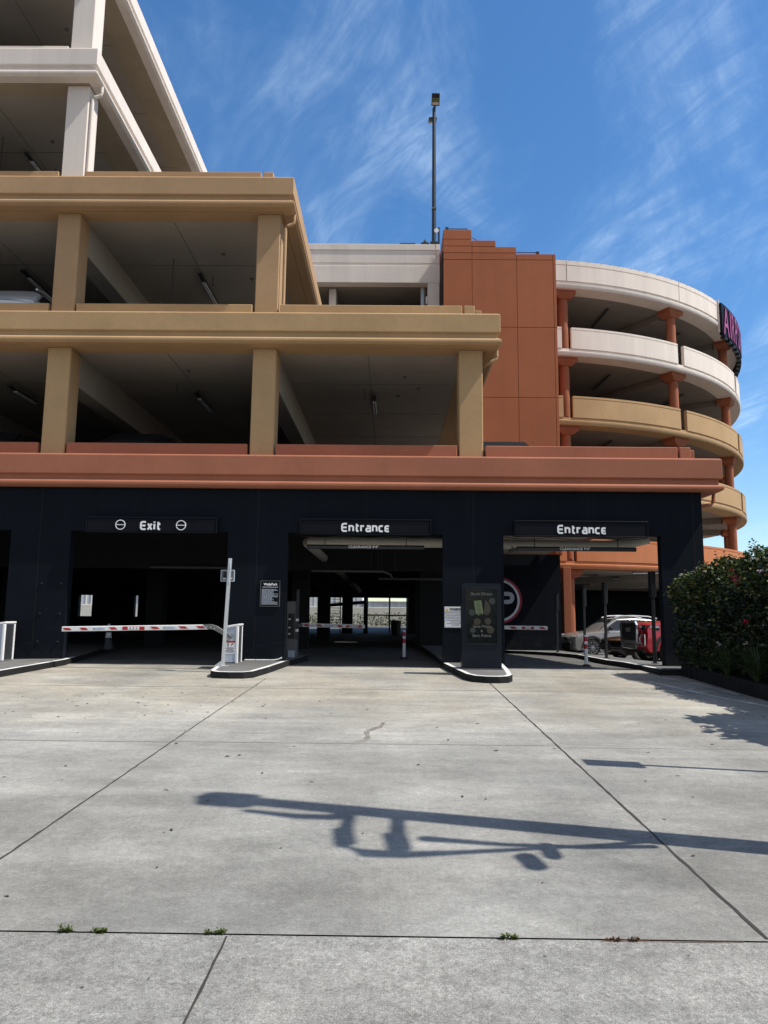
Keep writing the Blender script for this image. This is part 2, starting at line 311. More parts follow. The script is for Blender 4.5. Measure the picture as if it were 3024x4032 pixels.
def dup(root, loc, rotz=None, label=None, parent=None):
    r = root.copy(); COL.objects.link(r)
    if parent is None:
        r.location = loc
        if rotz is not None: r.rotation_euler = (0, 0, rotz)
        if label: r['label'] = label
    else: r.parent = parent
    for ch in root.children: dup(ch, None, parent=r)
    return r
def text_into(mb, s, o, u, v, size, extrude=0.0, align='c', bold=0.0, sx=1.0, fn=None):
    """built-in font text laid at origin o along u (right) and v (up); normal = u x v"""
    cu = bpy.data.curves.new('t', 'FONT'); cu.body = s; cu.size = size; cu.extrude = extrude; cu.offset = bold; cu.resolution_u = 3
    ob = bpy.data.objects.new('t', cu); COL.objects.link(ob); dg = bpy.context.evaluated_depsgraph_get(); dg.update()
    me = bpy.data.meshes.new_from_object(ob.evaluated_get(dg)); bpy.data.objects.remove(ob); bpy.data.curves.remove(cu)
    xs = [q.co.x for q in me.vertices] or [0]; x0 = {'c': (min(xs)+max(xs))/2, 'l': 0.0, 'r': max(xs)}[align]
    o, u, v = Vector(o), Vector(u), Vector(v); w = u.cross(v)
    if fn: vs = [fn((q.co.x-x0)*sx, q.co.y, q.co.z) for q in me.vertices]
    else: vs = [o+u*((q.co.x-x0)*sx)+v*q.co.y+w*(q.co.z+extrude) for q in me.vertices]
    mb.add(vs, [tuple(p.vertices) for p in me.polygons]); bpy.data.meshes.remove(me); return (max(xs)-min(xs))*sx
def ribbon(mb, pts, w, o, u, v, d, closed=False):
    """flat stroke of width w along 2D pts on plane (o,u,v), extruded by d"""
    P = [Vector(p) for p in pts]; n = len(P); L = []; Rr = []
    for i in range(n):
        if closed: a, c = P[i-1], P[(i+1) % n]
        else: a, c = P[max(i-1, 0)], P[min(i+1, n-1)]
        d0 = (P[i]-a).normalized() if (P[i]-a).length > 1e-6 else (c-P[i]).normalized(); d1 = (c-P[i]).normalized() if (c-P[i]).length > 1e-6 else d0
        n0 = Vector((-d0.y, d0.x)); n1 = Vector((-d1.y, d1.x)); m = (n0+n1)/(1+max(n0.dot(n1), -0.6)); L.append(P[i]+m*w/2); Rr.append(P[i]-m*w/2)
    o, u, v, d = Vector(o), Vector(u), Vector(v), Vector(d)
    q = lambda p: o+u*p.x+v*p.y
    vs = [q(p) for p in L]+[q(p) for p in Rr]+[q(p)+d for p in L]+[q(p)+d for p in Rr]; fs = []
    for i in range(n if closed else n-1):
        j = (i+1) % n; fs += [(i, j, n+j, n+i), (2*n+i, 3*n+i, 3*n+j, 2*n+j), (i, 2*n+i, 2*n+j, j), (n+i, n+j, 3*n+j, 3*n+i)]
    if not closed: fs += [(0, n, 3*n, 2*n), (n-1, 3*n-1, 4*n-1, 2*n-1)]
    mb.add(vs, fs)
GL = {'E': (0.66, [[(0.64,1),(0.22,1),(0.09,0.95),(0.02,0.84),(0.0,0.7),(0.0,0.3),(0.02,0.16),(0.09,0.05),(0.22,0),(0.64,0)], [(0.08,0.5),(0.60,0.5)]]),
 'n': (0.56, [[(0,0),(0,0.70),(0.33,0.70),(0.46,0.66),(0.52,0.54),(0.52,0)]]), 't': (0.40, [[(0.12,1.0),(0.12,0.14),(0.18,0.02),(0.38,0)], [(0.2,0.72),(0.38,0.72)]]),
 'r': (0.40, [[(0,0),(0,0.70),(0.25,0.70),(0.38,0.70)]]), 'a': (0.56, [[(0.08,0.72),(0.36,0.72),(0.48,0.67),(0.52,0.55),(0.52,0),(0.14,0),(0.03,0.05),(0,0.2),(0.03,0.34),(0.14,0.4),(0.44,0.4)]]),
 'c': (0.50, [[(0.48,0.72),(0.18,0.72),(0.05,0.67),(0,0.55),(0,0.17),(0.05,0.05),(0.18,0),(0.48,0)]]), 'e': (0.50, [[(0.48,0.72),(0.18,0.72),(0.05,0.67),(0,0.55),(0,0.17),(0.05,0.05),(0.18,0),(0.48,0)], [(0.08,0.36),(0.44,0.36)]]),
 'x': (0.56, [[(0,0.76),(0.50,-0.06)], [(0.50,0.76),(0.29,0.40)], [(0.21,0.30),(0.0,-0.06)]]), 'i': (0.10, [[(0,0),(0,0.74)], [(0,0.90),(0,1.06)]])}
def stroke_text(mb, s, o, u, v, cap, width, wt=0.19, d=None):
    adv = [GL[ch][0] for ch in s]; gap = 0.30; tot = sum(adv)+gap*(len(s)-1); k = width/(tot+wt*0.8); x = -tot/2*k; o = Vector(o); u = Vector(u); v = Vector(v); d = Vector(d)
    for ch, a in zip(s, adv):
        for i, st in enumerate(GL[ch][1]): ribbon(mb, [(x+p[0]*k, p[1]*cap) for p in st], wt*cap, o, u, v, d*(1+0.1*i))
        x += (a+gap)*k
def illegible(mb, x0, x1, z0, z1, y, lines, d, centre=True, seed=1):
    """tiny print too small to read: rows of word-long strokes"""
    rnd = random.Random(seed); h = (z1-z0)/lines
    for i in range(lines):
        z = z1-(i+0.5)*h; w = (x1-x0)*(rnd.uniform(0.6, 1.0)); x = (x0+x1-w)/2 if centre else x0; e = x+w
        while x < e:
            l = min(rnd.uniform(0.02, 0.05), e-x); mb.box((x, y-d, z-h*0.27), (x+l, y, z+h*0.27)); x += l+0.008

# ------------------------------------------------------------------ key dimensions
F = 16.51; WALL = 16.71; SL = 0.03215
T = {2: 5.29, 3: 8.71, 4: 12.13, 5: 15.55, 6: 18.97}
XR = {2: 7.50, 3: 2.52, 4: -2.40, 5: -7.35, 6: -7.35}
CX = [-17.73, -12.83, -7.93, -3.03, 1.86]; REAR = 46.0; XL = -26.0
def sstep(a, b, x):      # smooth step, also downwards when a > b
    t = min(max((x-a)/(b-a), 0), 1); return t*t*(3-2*t)
def gz(x, y):
    z = SL*min(y, WALL)
    k = sstep(2.4, 4.2, x)
    pts = [(16.75, 0.5385), (18.5, 0.50), (21, 0.43), (24, 0.37), (27.5, 0.27), (31, 0.18), (34, 0.02), (40, -0.02), (90, -0.02)]
    if y > 16.75 and k > 0:
        for (a, za), (b, zb) in zip(pts, pts[1:]):
            if a <= y <= b: z = z*(1-k)+(za+(zb-za)*(y-a)/(b-a))*k; break
        z -= .15*sstep(6.9, 7.5, x)*sstep(33, 28, y)*sstep(16.8, 19, y)      # the lot beside the lane lies a little lower
    return z
def sheet(name, mat, x0, x1, y0, y1, step, dz=0.0, kind='structure'):
    nx = max(1, int(round((x1-x0)/step))); ny = max(1, int(round((y1-y0)/step))); mb = MB(); vs = []; fs = []
    for j in range(ny+1):
        for i in range(nx+1):
            x = x0+(x1-x0)*i/nx; y = y0+(y1-y0)*j/ny; vs.append((x, y, gz(x, y)+dz))
    for j in range(ny):
        for i in range(nx): a = j*(nx+1)+i; fs.append((a, a+1, a+nx+2, a+nx+1))
    mb.add(vs, fs); return tag(mb.build(name, mat), kind=kind)

# ------------------------------------------------------------------ ground
mb = MB(); mb.quad((-900, -900, -0.35), (900, -900, -0.35), (900, 1500, -0.35), (-900, 1500, -0.35)); tag(mb.build('ground', 'asphalt'), kind='structure')
sheet('pavement', 'apron_concrete', -14, 14, -5, 3.897, 1.0)
sheet('driveway', 'driveway_concrete', -26, 14, 3.913, WALL, 0.8)
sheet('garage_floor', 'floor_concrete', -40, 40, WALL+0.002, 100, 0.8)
mb = MB()
mb.quad((-14, 3.885, SL*3.885-0.015), (14, 3.885, SL*3.885-0.015), (14, 3.925, SL*3.925-0.015), (-14, 3.925, SL*3.925-0.015)); tag(mb.build('pavement_joint', 'soil'), kind='structure')
def joint(name, pts, w, mat='joint_dark', dz=0.003, jit=0.004):
    rnd = random.Random(len(pts)*7+int(abs(pts[0][0])*10)); mb = MB(); P = []
    for (x0, y0), (x1, y1) in zip(pts, pts[1:]):
        L = hypot(x1-x0, y1-y0); n = max(2, int(L/0.12))
        for i in range(n): P.append((x0+(x1-x0)*i/n, y0+(y1-y0)*i/n, x1-x0, y1-y0, L))
    P.append((pts[-1][0], pts[-1][1]) + P[-1][2:]); vs = []; fs = []
    for i, (x, y, dx, dy, L) in enumerate(P):
        nx, ny = -dy/L, dx/L; o = rnd.uniform(-jit, jit); hw = w/2*rnd.uniform(0.7, 1.3)
        for s in (-1, 1): X, Y = x+nx*(o+s*hw), y+ny*(o+s*hw); vs.append((X, Y, gz(X, Y)+dz))
        if i: fs.append((2*i-2, 2*i-1, 2*i+1, 2*i))
    mb.add(vs, fs); return tag(mb.build(name, mat), kind='structure')
plain('joint_dark', (0.035, 0.030, 0.026), 0.95, var=0.3); plain('joint_faint', (0.19, 0.185, 0.175), 0.95, var=0.3); plain('joint_rust', (0.12, 0.06, 0.035), 0.95, var=0.4)
joint('driveway_joint', [(-2.43, 3.93), (-2.41, 9.7), (-2.36, 14.35)], 0.015); joint('driveway_joint', [(1.88, 3.93), (1.87, 14.1)], 0.020)
joint('driveway_joint', [(-14, 8.47), (-2.42, 8.47)], 0.016, 'joint_faint'); joint('driveway_joint', [(-2.40, 8.50), (1.85, 8.50)], 0.014, 'joint_faint'); joint('driveway_joint', [(1.89, 8.42), (5.9, 8.42)], 0.010, 'joint_faint')
joint('driveway_joint', [(-14, 13.1), (-2.40, 13.1)], 0.022, 'joint_faint'); joint('driveway_joint', [(-2.36, 13.05), (1.85, 13.02)], 0.022, 'joint_faint'); joint('driveway_joint', [(1.9, 13.0), (5.8, 13.0)], 0.014, 'joint_faint')
joint('pavement_joint', [(-0.785, 3.88), (-0.79, 3.14), (-0.80, 0.2)], 0.013, 'joint_dark'); joint('pavement_joint', [(1.05, 3.893), (1.3, 3.893), (1.75, 3.892)], 0.006, 'joint_rust', 0.004, 0.008)
joint('lane_line', [(5.22, 16.08), (5.59, 15.12), (5.8, 14.38), (5.87, 13.65), (5.92, 12.9)], 0.05, 'kerb_white_paint', 0.004, 0.003); joint('lane_line', [(5.0, 14.6), (5.26, 13.42), (5.36, 12.78), (5.58, 12.17), (5.77, 11.61), (5.95, 11.0)], 0.055, 'kerb_white_paint', 0.004, 0.003)
# the old water stain and drips on the middle lane
mb = MB(); plain('stain', (0.20, 0.185, 0.16), 0.9, var=0.3); rnd = random.Random(3)
for i in range(26):
    tt = i/25; x = -0.33+0.24*tt+0.05*sin(tt*9)+rnd.uniform(-.02, .02); y = 8.62+1.2*tt; r_ = 0.030*rnd.uniform(0.6, 1.5)*(1-0.3*tt)
    mb.add([(x+r_*rnd.uniform(.7, 1.3)*cos(k*pi/4), y+1.7*r_*rnd.uniform(.7, 1.3)*sin(k*pi/4), gz(x, y+1.7*r_*sin(k*pi/4))+0.003+0.0002*i) for k in range(8)], [tuple(range(8))])
tag(mb.build('stain', 'stain'), kind='structure')

def island(name, poly, h=0.125, stripe=0.10, white=None, label=None):
    """kerbed island: black kerb face, white painted kerb top, grey fill; white = list of edges painted (None = all)"""
    n = len(poly); P = [Vector(p) for p in poly]; ar = sum(P[i].x*P[(i+1) % n].y-P[(i+1) % n].x*P[i].y for i in range(n)); sg = 1 if ar > 0 else -1
    def off(d):
        out = []
        for i in range(n):
            d0 = (P[i]-P[i-1]).normalized(); d1 = (P[(i+1) % n]-P[i]).normalized(); n0 = Vector((-d0.y, d0.x))*sg; n1 = Vector((-d1.y, d1.x))*sg
            out.append(P[i]+(n0+n1)/(1+n0.dot(n1))*d)
        return out
    A = P; B = off(0.012); Cc = off(stripe); mb = MB(); z = lambda p, dz: (p.x, p.y, gz(p.x, p.y)+dz)
    for i in range(n):
        j = (i+1) % n
        mb.cur = 0; mb.add([z(A[i], -0.06), z(A[j], -0.06), z(A[j], h-0.012), z(A[i], h-0.012)], [(0, 1, 2, 3)]); mb.add([z(A[i], h-0.012), z(A[j], h-0.012), z(B[j], h), z(B[i], h)], [(0, 1, 2, 3)])
        mb.cur = 1 if (white is None or i in white) else 2
        mb.add([z(B[i], h), z(B[j], h), z(Cc[j], h), z(Cc[i], h)], [(0, 1, 2, 3)])
    mb.cur = 2; tri = tessellate_polygon([[Vector((p.x, p.y, 0)) for p in Cc]]); mb.add([z(p, h) for p in Cc], [tuple(t) for t in tri])
    return tag(mb.build(name, ['kerb_black', 'kerb_white_paint', 'island_concrete']), kind='structure')
island('traffic_island', [(-3.63, 17.2), (-3.60, 16.0), (-3.50, 14.75), (-3.44, 14.52), (-3.30, 14.38), (-3.05, 14.33), (-2.78, 14.36), (-2.62, 14.52), (-2.45, 15.4), (-2.28, 16.6), (-2.12, 18.0), (-2.06, 18.9), (-2.2, 19.3), (-2.6, 19.5), (-3.63, 19.5)], white=[0, 1, 2, 3, 4, 5, 6, 7, 8])
island('traffic_island', [(1.18, 19.9), (1.19, 16.6), (1.34, 15.4), (1.47, 14.5), (1.60, 14.22), (1.82, 14.09), (2.05, 14.08), (2.24, 14.17), (2.35, 14.42), (2.44, 15.4), (2.50, 16.6), (2.5, 26.0), (1.05, 26.0)], white=[1, 2, 3, 4, 5, 6, 7, 8, 9])
island('traffic_island', [(-7.55, 12.2), (-7.33, 14.17), (-7.10, 16.45), (-7.25, 17.4), (-8.75, 24.1), (-9.4, 24.4), (-12.1, 24.4), (-12.1, 12.2)], white=[0, 1, 2])
island('traffic_island', [(5.62, 15.72), (5.58, 18.0), (5.62, 19.6), (5.86, 22.0), (6.10, 24.5), (6.02, 27.3), (5.3, 29.6), (4.3, 30.85), (7.0, 30.85), (7.0, 15.72)], white=[0, 1, 2, 3, 4, 5, 6])

# ------------------------------------------------------------------ the stepped parking garage
G = thing('parking_garage', 'big stepped parking garage with black ground floor, tan bands and white upper floors', 'building', (0, WALL, 0.54))
BANDMAT = {2: 'red_brown_paint', 3: 'tan_paint', 4: 'tan_paint_upper', 5: 'white_paint', 6: 'white_paint'}
BANDLAB = {2: 'red brown painted parapet above the black ground floor', 3: 'tan painted lower parapet', 4: 'tan painted upper parapet', 5: 'white painted parapet', 6: 'white painted roof parapet'}
YE = {2: 30.9, 3: 32.6, 4: 32.6, 5: 32.6, 6: 32.6}
def band_prof(t):
    return [(0, t-.030), (0, t-.47), (-.065, t-.492), (-.065, t-.600), (-.012, t-.618), (.022, t-.652), (.022, t-.715), (-.05, t-.76), (-.30, t-.76), (-.30, t-.02), (-.25, t), (-.030, t)]
for k in range(2, 7):
    b = MB().sweep(band_prof(T[k]), [(XL, F), (XR[k], F), (XR[k], YE[k])]).build('parapet', BANDMAT[k], G, bevel=0.012); b['label'] = BANDLAB[k]
    # inner upstand panels standing behind the band, interrupted at the columns
    xs = [c for c in CX if c+.28 <= XR[k+1]] if k < 6 else []
    edges = [XL]
    for c in xs: edges += [c-.335, c+.335]
    end = XR[k]-.56
    if k in (2, 3, 4): edges += [end-.30, end-.25, end]
    else: edges += [end]
    m = MB()
    for a, e in zip(edges[0::2], edges[1::2]):
        if e-a > .02: m.box((a, F+.34, T[k]-.5), (e, F+.52, T[k]+.325))
    m.box((XR[k]-.52, F+.62, T[k]-.5), (XR[k]-.36, YE[k]-.1, T[k]+.325))
    m.build('inner_upstand', BANDMAT[k], b, bevel=0.012)
    # coloured soffit margin, front and right side; upper floors' tan holds painted bounce light
    m = MB(); zb = T[k]-.765; m.box((XL, F+.302, zb), (XR[k]-.302, F+.76, zb+.06)); m.box((XR[k]-(1.05 if k > 4 else .80), F+.762, zb), (XR[k]-.302, YE[k], zb+.06)); s_ = m.build('soffit', BANDMAT[k] if k < 5 else 'bounce_tan_soffit', G)
    m = MB()
    if k == 2: m.box((XL, F+.765, 4.25), (6.45, YE[k]-.05, 4.79))
    else: m.box((XL, F+.765, T[k]-.76), (XR[k]-.805, REAR-.3, T[k]-.5))
    m.build('floor_slab', 'ceiling_paint', G)
    MB().box((XL, F+.765, T[k]-.498), (XR[k]-.81 if k > 2 else 6.44, (REAR-.35) if k > 2 else YE[k]-.06, T[k]-.49)).build('bounce_damper', 'damper_dark', G)  # unseen dark sheet laid over each slab, added to cut bounced light
# columns
for k in range(2, 6):
    for c in CX:
        if c+.3 < XR[k+1]:
            m = MB().box((c-.28, F+.36, T[k]-.5), (c+.28, F+.92, T[k+1]-.765)); o = m.build('column', BANDMAT[k+1], G, bevel=0.02)
            m = MB(); bz = T[k+1]-.765
            if c+4.9 > XR[k+1]: continue
            m.box((c-.24, F+.93, bz-.80), (c+.24, 33.0, bz+.02)); m.build('beam', 'ceiling_paint', G, bevel=0.01)
            MB().box((c-.28, 33.0, T[k]-.5), (c+.28, 33.6, T[k+1]-.765)).build('column', 'ceiling_paint', G)
    # slab joints running across the ceiling
    m = MB(); bz = T[k+1]-.768
    for y in (19.6, 22.6, 25.6, 28.6): m.box((XL, y, bz), (XR[k+1]-.85, y+.012, bz+.02))
    for c in CX:
        if c+2.5 < XR[k+1]: m.box((c+2.44, F+.8, bz), (c+2.452, 32, bz+.02))
    m.build('ceiling_joint', 'panel_grey', G)
# hanger wires and small junction boxes left on the ceilings
for k, x, y, L in ((4, -6.05, 19.2, 1.3), (4, -5.2, 20.2, .35), (3, -.75, 20.0, .3), (3, -5.9, 19.6, .25), (5, -10.9, 18.9, .9), (5, -7.9, 21.4, .8), (5, -10.1, 20.4, .5), (3, -10.6, 19.2, .3), (4, -10.7, 18.9, .3)):
    z = T[k]-.77; MB().tube([(x, y, z), (x, y, z-L)], .009, 6).build('hanger_wire', 'post_black', G)
for k, x, y in ((4, -4.6, 18.9), (4, -4.1, 20.4), (3, .35, 18.9), (3, .75, 19.9), (3, .2, 20.6), (3, -5.3, 18.5), (5, -9.6, 19.1), (6, -9.4, 19.0)):
    z = T[k]-.77; MB().lathe([(.05, z+.004), (.05, z-.03), (.02, z-.06)], (x, y, 0), 10).build('junction_box', 'panel_grey', G, smooth=True)
# downpipes on the right hand columns
for k, c in ((5, -7.93), (4, -3.03), (3, 1.86), (2, 6.72)):
    kk = k if k == 2 else k; t = T[k]; xr = XR[k]; xc = xr-.235 if k > 2 else 7.12
    y = F+.43; z0 = (T[k-1]-.4) if k > 2 else t-1.05
    pts = [(xc, y, z0), (xc, y, t-1.10), (xc+.03, y, t-1.045), (xc+.08, y, t-1.03), (xr-.10, y+.02, t-1.0), (xr-.05, y+.02, t-.97), (xr-.03, y+.02, t-.90), (xr-.03, y+.02, t-.74)]
    if k == 3: pts = pts[2:]; pts[0] = (xc-.2, y+.5, t-1.06)
    if k == 2: pts = [(6.86, y+.1, t-1.06), (7.2, y+.05, t-1.03), (xr-.10, y+.02, t-1.0), (xr-.05, y+.02, t-.95), (xr-.03, y+.02, t-.74)]
    MB().tube(pts, .042, 10).build('downpipe', BANDMAT[k], G, smooth=True)
# black ground floor front with its drive-through openings
DOORS = [(-12.3, -8.65), (-7.285, -3.69), (-2.335, 1.19), (2.555, 6.115)]; LINT = 3.525; WR = 7.07
m = MB(); th = .24; x = XL
for a, e in DOORS:
    m.box((x, WALL, .3), (a, WALL+th, LINT)); x = e
m.box((x, WALL, .3), (WR, WALL+th, LINT)); m.box((XL, WALL, LINT), (WR, WALL+th, 4.56))
wall_o = m.build('front_wall', 'black_paint', G); 
for sx in (-7.99, -3.025, 1.875, 6.86): MB().box((sx-.011, WALL-.0025, .64), (sx+.011, WALL+.01, 4.54)).build('panel_seam', 'seam_dark', wall_o)
for sx in (-5.5, -.55, 4.35): MB().box((sx-.006, WALL-.0025, LINT+.32), (sx+.006, WALL+.01, 4.54)).build('panel_seam', 'seam_dark', wall_o)
for px in (-7.87, -7.42):
    for pz in (2.31, 1.64, 1.02): MB().lathe([(.028, 0), (.028, -.014), (.012, -.03)], (px, WALL-.001, pz), 10, 'y').build('bolt', 'seam_dark', wall_o, smooth=True)
for a, e in DOORS[1:]:   # steel corner trims on the jambs
    for xx, s in ((a, -1), (e, 1)):
        MB().box((xx-.03 if s < 0 else xx-.004, WALL-.004, .62), (xx+.004 if s < 0 else xx+.03, WALL+.03, LINT-.01)).build('corner_trim', 'black_paint', wall_o)
# ground floor interior
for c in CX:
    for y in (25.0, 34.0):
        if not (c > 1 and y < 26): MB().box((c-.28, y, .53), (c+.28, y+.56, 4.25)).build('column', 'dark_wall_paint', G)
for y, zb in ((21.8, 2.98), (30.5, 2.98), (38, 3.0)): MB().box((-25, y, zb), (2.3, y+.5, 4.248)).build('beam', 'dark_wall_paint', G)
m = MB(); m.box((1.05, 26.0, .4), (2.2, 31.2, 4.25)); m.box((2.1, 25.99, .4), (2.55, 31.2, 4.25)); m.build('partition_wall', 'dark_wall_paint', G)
# rear and side walls; rear ground floor openings look out to the sunlit lane behind
OPEN = [(-19.3, -18.45), (-17.2, -16.75), (-15.85, -15.6), (-5.95, -5.62), (-5.2, -4.45), (-4.06, -3.75), (-3.72, -2.95), (-2.3, -1.62), (-1.36, 1.12)]
m = MB(); x = XL
for a, e in OPEN:
    m.box((x, REAR, .4), (a, REAR+.4, 4.5)); m.box((a, REAR+.003, 2.72), (e, REAR+.397, 4.497))
    if a < -10: m.box((a, REAR+.003, .4), (e, REAR+.397, 1.42))
    x = e
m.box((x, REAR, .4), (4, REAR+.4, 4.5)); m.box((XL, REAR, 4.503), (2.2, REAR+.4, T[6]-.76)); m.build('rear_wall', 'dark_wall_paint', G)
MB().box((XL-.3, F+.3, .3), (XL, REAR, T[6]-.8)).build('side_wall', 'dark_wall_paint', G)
m = MB()
for x in (-.02, 1.06): m.box((x-.05, REAR+.05, .54), (x+.05, REAR+.15, 2.72))
m.box((-1.36, REAR+.06, 1.62), (1.12, REAR+.13, 1.70)); m.build('rear_frame', 'dark_metal', G)
# drain pipes and conduits under the ground floor ceiling
m = MB(); m.tube([(1.5, 17.75, 3.42), (-1.7, 17.75, 3.42), (-1.93, 17.8, 3.42), (-2.03, 18.0, 3.42), (-1.62, 40, 2.95)], .118, 14); m.build('drain_pipe', 'pipe_grey', G, smooth=True)
MB().tube([(2.6, 17.75, 3.40), (5.2, 17.75, 3.40), (5.7, 17.7, 3.44), (6.15, 17.6, 3.55)], .118, 14).build('drain_pipe', 'pipe_grey', G, smooth=True)
m = MB()
for pts in ([(-2.3, 21.6, 2.94), (-.2, 21.6, 2.94), (.0, 21.65, 2.86), (.05, 22.5, 2.8)], [(-7, 21.55, 3.0), (-3.8, 21.55, 3.0)], [(-7.2, 24, 3.1), (-2, 24, 3.1)], [(-.4, 24.4, 2.86), (2.1, 24.4, 2.86)]): m.tube(pts, .035, 8)
m.build('conduit', 'panel_grey', G, smooth=True)
for x in (-.55, -.35, -.25, .15): MB().tube([(x, 21.7, 3.5), (x, 21.7, 2.95)], .012, 6).build('hanger_rod', 'dark_metal', G)
# festoon cable sagging above lane openings
for nm, (a, e) in zip('ab', ((-2.2, 1.15), (2.65, 6.0))):
    m = MB(); pts = []
    for i in range(17): t_ = i/16; pts.append((a+(e-a)*t_, WALL+.55, 3.53-.05*abs(sin(t_*3*pi))))
    m.tube(pts, .008, 6); m.build('cable', 'post_black', G)

# ------------------------------------------------------------------ rear wing behind the open decks
Wg = thing('garage_wing', 'white rear wing of the garage with a dark opening, left of the brick red tower', 'building', (-2, 32.78, .5)); y = 32.78
for k in (4, 5, 6):
    t = T[k]+.03; zb = t-1.92
    MB().sweep([(0, t), (0, t-.30), (-.03, t-.31), (-.03, t-.93), (-.06, t-.95), (-.06, t-1.05), (0, t-1.08), (0, zb), (-.5, zb), (-.5, t)], [(-14, y), (2.19, y)]).build('parapet', 'white_paint', Wg, bevel=.01)
    MB().box((-14, y+.51, zb+.15), (2.19, 46, zb+.45)).build('floor_slab', 'ceiling_paint', Wg)
m = MB(); plain('rust_run', (0.50, 0.38, 0.27), 0.9, var=0.25); rr_ = random.Random(2)
for i, (x, a, b) in enumerate(((1.99, T[6]-.33, T[6]+.02), (2.02, T[6]-.62, T[6]-.35), (1.96, T[6]-.55, T[6]-.36))):
    m.add([(x-.025, y-.0025, b), (x+.03, y-.0025, b), (x+.012, y-.0025, a), (x-.008, y-.0025, a)], [(0, 1, 2, 3)])
m.build('rust_stain', 'rust_run', Wg)
MB().box((1.64, y+.02, .5), (2.18, y+.5, T[6]-1.89)).build('column', 'white_paint', Wg, bevel=.01)
MB().box((-3.05, y+.9, T[5]-2), (-2.72, 45, T[6]-1.8)).build('beam', 'white_paint', Wg)
MB().tube([(1.42, y+.6, T[5]-.1), (1.42, y+.6, T[6]-1.9)], .10, 12).build('standpipe', 'cabinet_grey', Wg, smooth=True)
MB().box((1.54, y-.02, T[5]+.5), (1.62, y+.1, T[5]+.85)).build('junction_box', 'white_paint', Wg)
MB().box((-14, 45.2, 4.8), (2.19, 45.5, T[6]-1.0)).build('rear_wall', 'dark_wall_paint', Wg)

# ------------------------------------------------------------------ brick red stair tower
Tw = thing('stair_tower', 'brick red stair tower with stepped top and black painted base', 'building', (4.7, 31, .3)); Y = 31.0; gp = .012
def panel(m, x0, x1, z0, z1): m.box((x0+gp, Y, z0+gp), (x1-gp, Y+.06, z1-gp))
c1_, c2_, c3_, c4_ = (2.23, 3.50), (3.50, 5.475), (5.475, 7.08), (7.08, 7.22)
m = MB()
for x0, x1, zs in ((*c1_, [18.76, 18.30, 17.98, 17.66, 17.34, 14.21, 11.04, 7.8, 4.27]), (*c2_, [17.96, 17.66, 17.34, 14.21, 11.04, 7.8, 4.27]), (*c3_, [17.63, 17.34, 14.21, 11.04, 7.8, 4.27]), (*c4_, [17.63, 14.21, 11.04, 7.8, 4.27])):
    for a, b in zip(zs, zs[1:]): panel(m, x0, x1, b, a)
panel(m, 3.50, 4.565, 17.96, 18.26)
m.build('wall', 'brick_paint', Tw, bevel=.006)
m = MB(); out = [(2.235, 4.25), (7.215, 4.25), (7.215, 17.60), (5.47, 17.60), (5.47, 17.93), (4.56, 17.93), (4.56, 18.23), (3.495, 18.23), (3.495, 18.73), (2.235, 18.73)]
m.prism(out, (0, Y+.035, 0), (1, 0, 0), (0, 0, 1), (0, 5.5, 0)); m.build('tower_core', 'brick_paint', Tw)
m = MB(); m.box((2.23, Y-.03, .1), (7.10, Y+5.5, 4.245)); m.build('base_wall', 'black_paint', Tw)
MB().box((2.19, Y+.05, 4.2), (2.225, Y+1.5, 17.75)).build('expansion_gap', 'seam_dark', Tw)
m = MB(); y = Y+.35
m.tube([(2.45, y, 18.7), (2.45, y, 18.97), (2.55, y, 18.98), (3.34, y, 18.98), (3.36, y, 18.95), (3.36, y, 18.7)], .022, 8); m.build('railing', 'pole_blue_black', Tw)
m = MB(); m.tube([(3.40, y+.2, 18.78), (4.05, y+.2, 18.40)], .020, 8); m.tube([(3.40, y+.2, 18.58), (3.75, y+.2, 18.38)], .020, 8); m.build('railing', 'pole_blue_black', Tw)
m = MB(); m.tube([(5.5, y, 17.87), (6.42, y, 17.87)], .020, 8); m.tube([(5.5, y, 17.82), (5.5, y, 17.5)], .02, 8); m.build('railing', 'pole_blue_black', Tw)
for x, z in ((2.42, 18.74), (6.48, 17.6)): MB().box((x-.07, y-.07, z), (x+.07, y+.07, z+.30)).build('roof_lamp', 'pole_blue_black', Tw, bevel=.015)
# the circle P emblem painted on the base
EM = thing('wall_emblem', 'round black, white and red letter P emblem on the black tower base', 'emblem', (4.50, Y-.031, 2.33)); ec = Vector((4.52, Y-.031, 2.33))
def disc_ring(r1, r0, d):
    m = MB(); n = 64; vs = []
    for r_ in (r1, r0):
        for k in range(n): a = 2*pi*k/n; vs.append((ec.x+r_*cos(a), ec.y-d, ec.z+r_*sin(a)))
    m.add(vs, [(k, (k+1) % n, n+(k+1) % n, n+k) for k in range(n)]); return m
disc_ring(.965, .87, .006).build('red_ring', 'logo_red', EM); disc_ring(.868, .775, .006).build('white_ring', 'logo_white', EM)
m = MB(); ribbon(m, [(-.30, -.55), (-.30, .245), (.0, .245), (.40, .245), (.50, .22), (.555, .14), (.555, .02), (.50, -.06), (.40, -.09), (-.10, -.09)], .165, ec+Vector((0, -.004, .03)), (1, 0, 0), (0, 0, 1), (0, -.004, 0)); m.build('letter', 'logo_grey', EM)

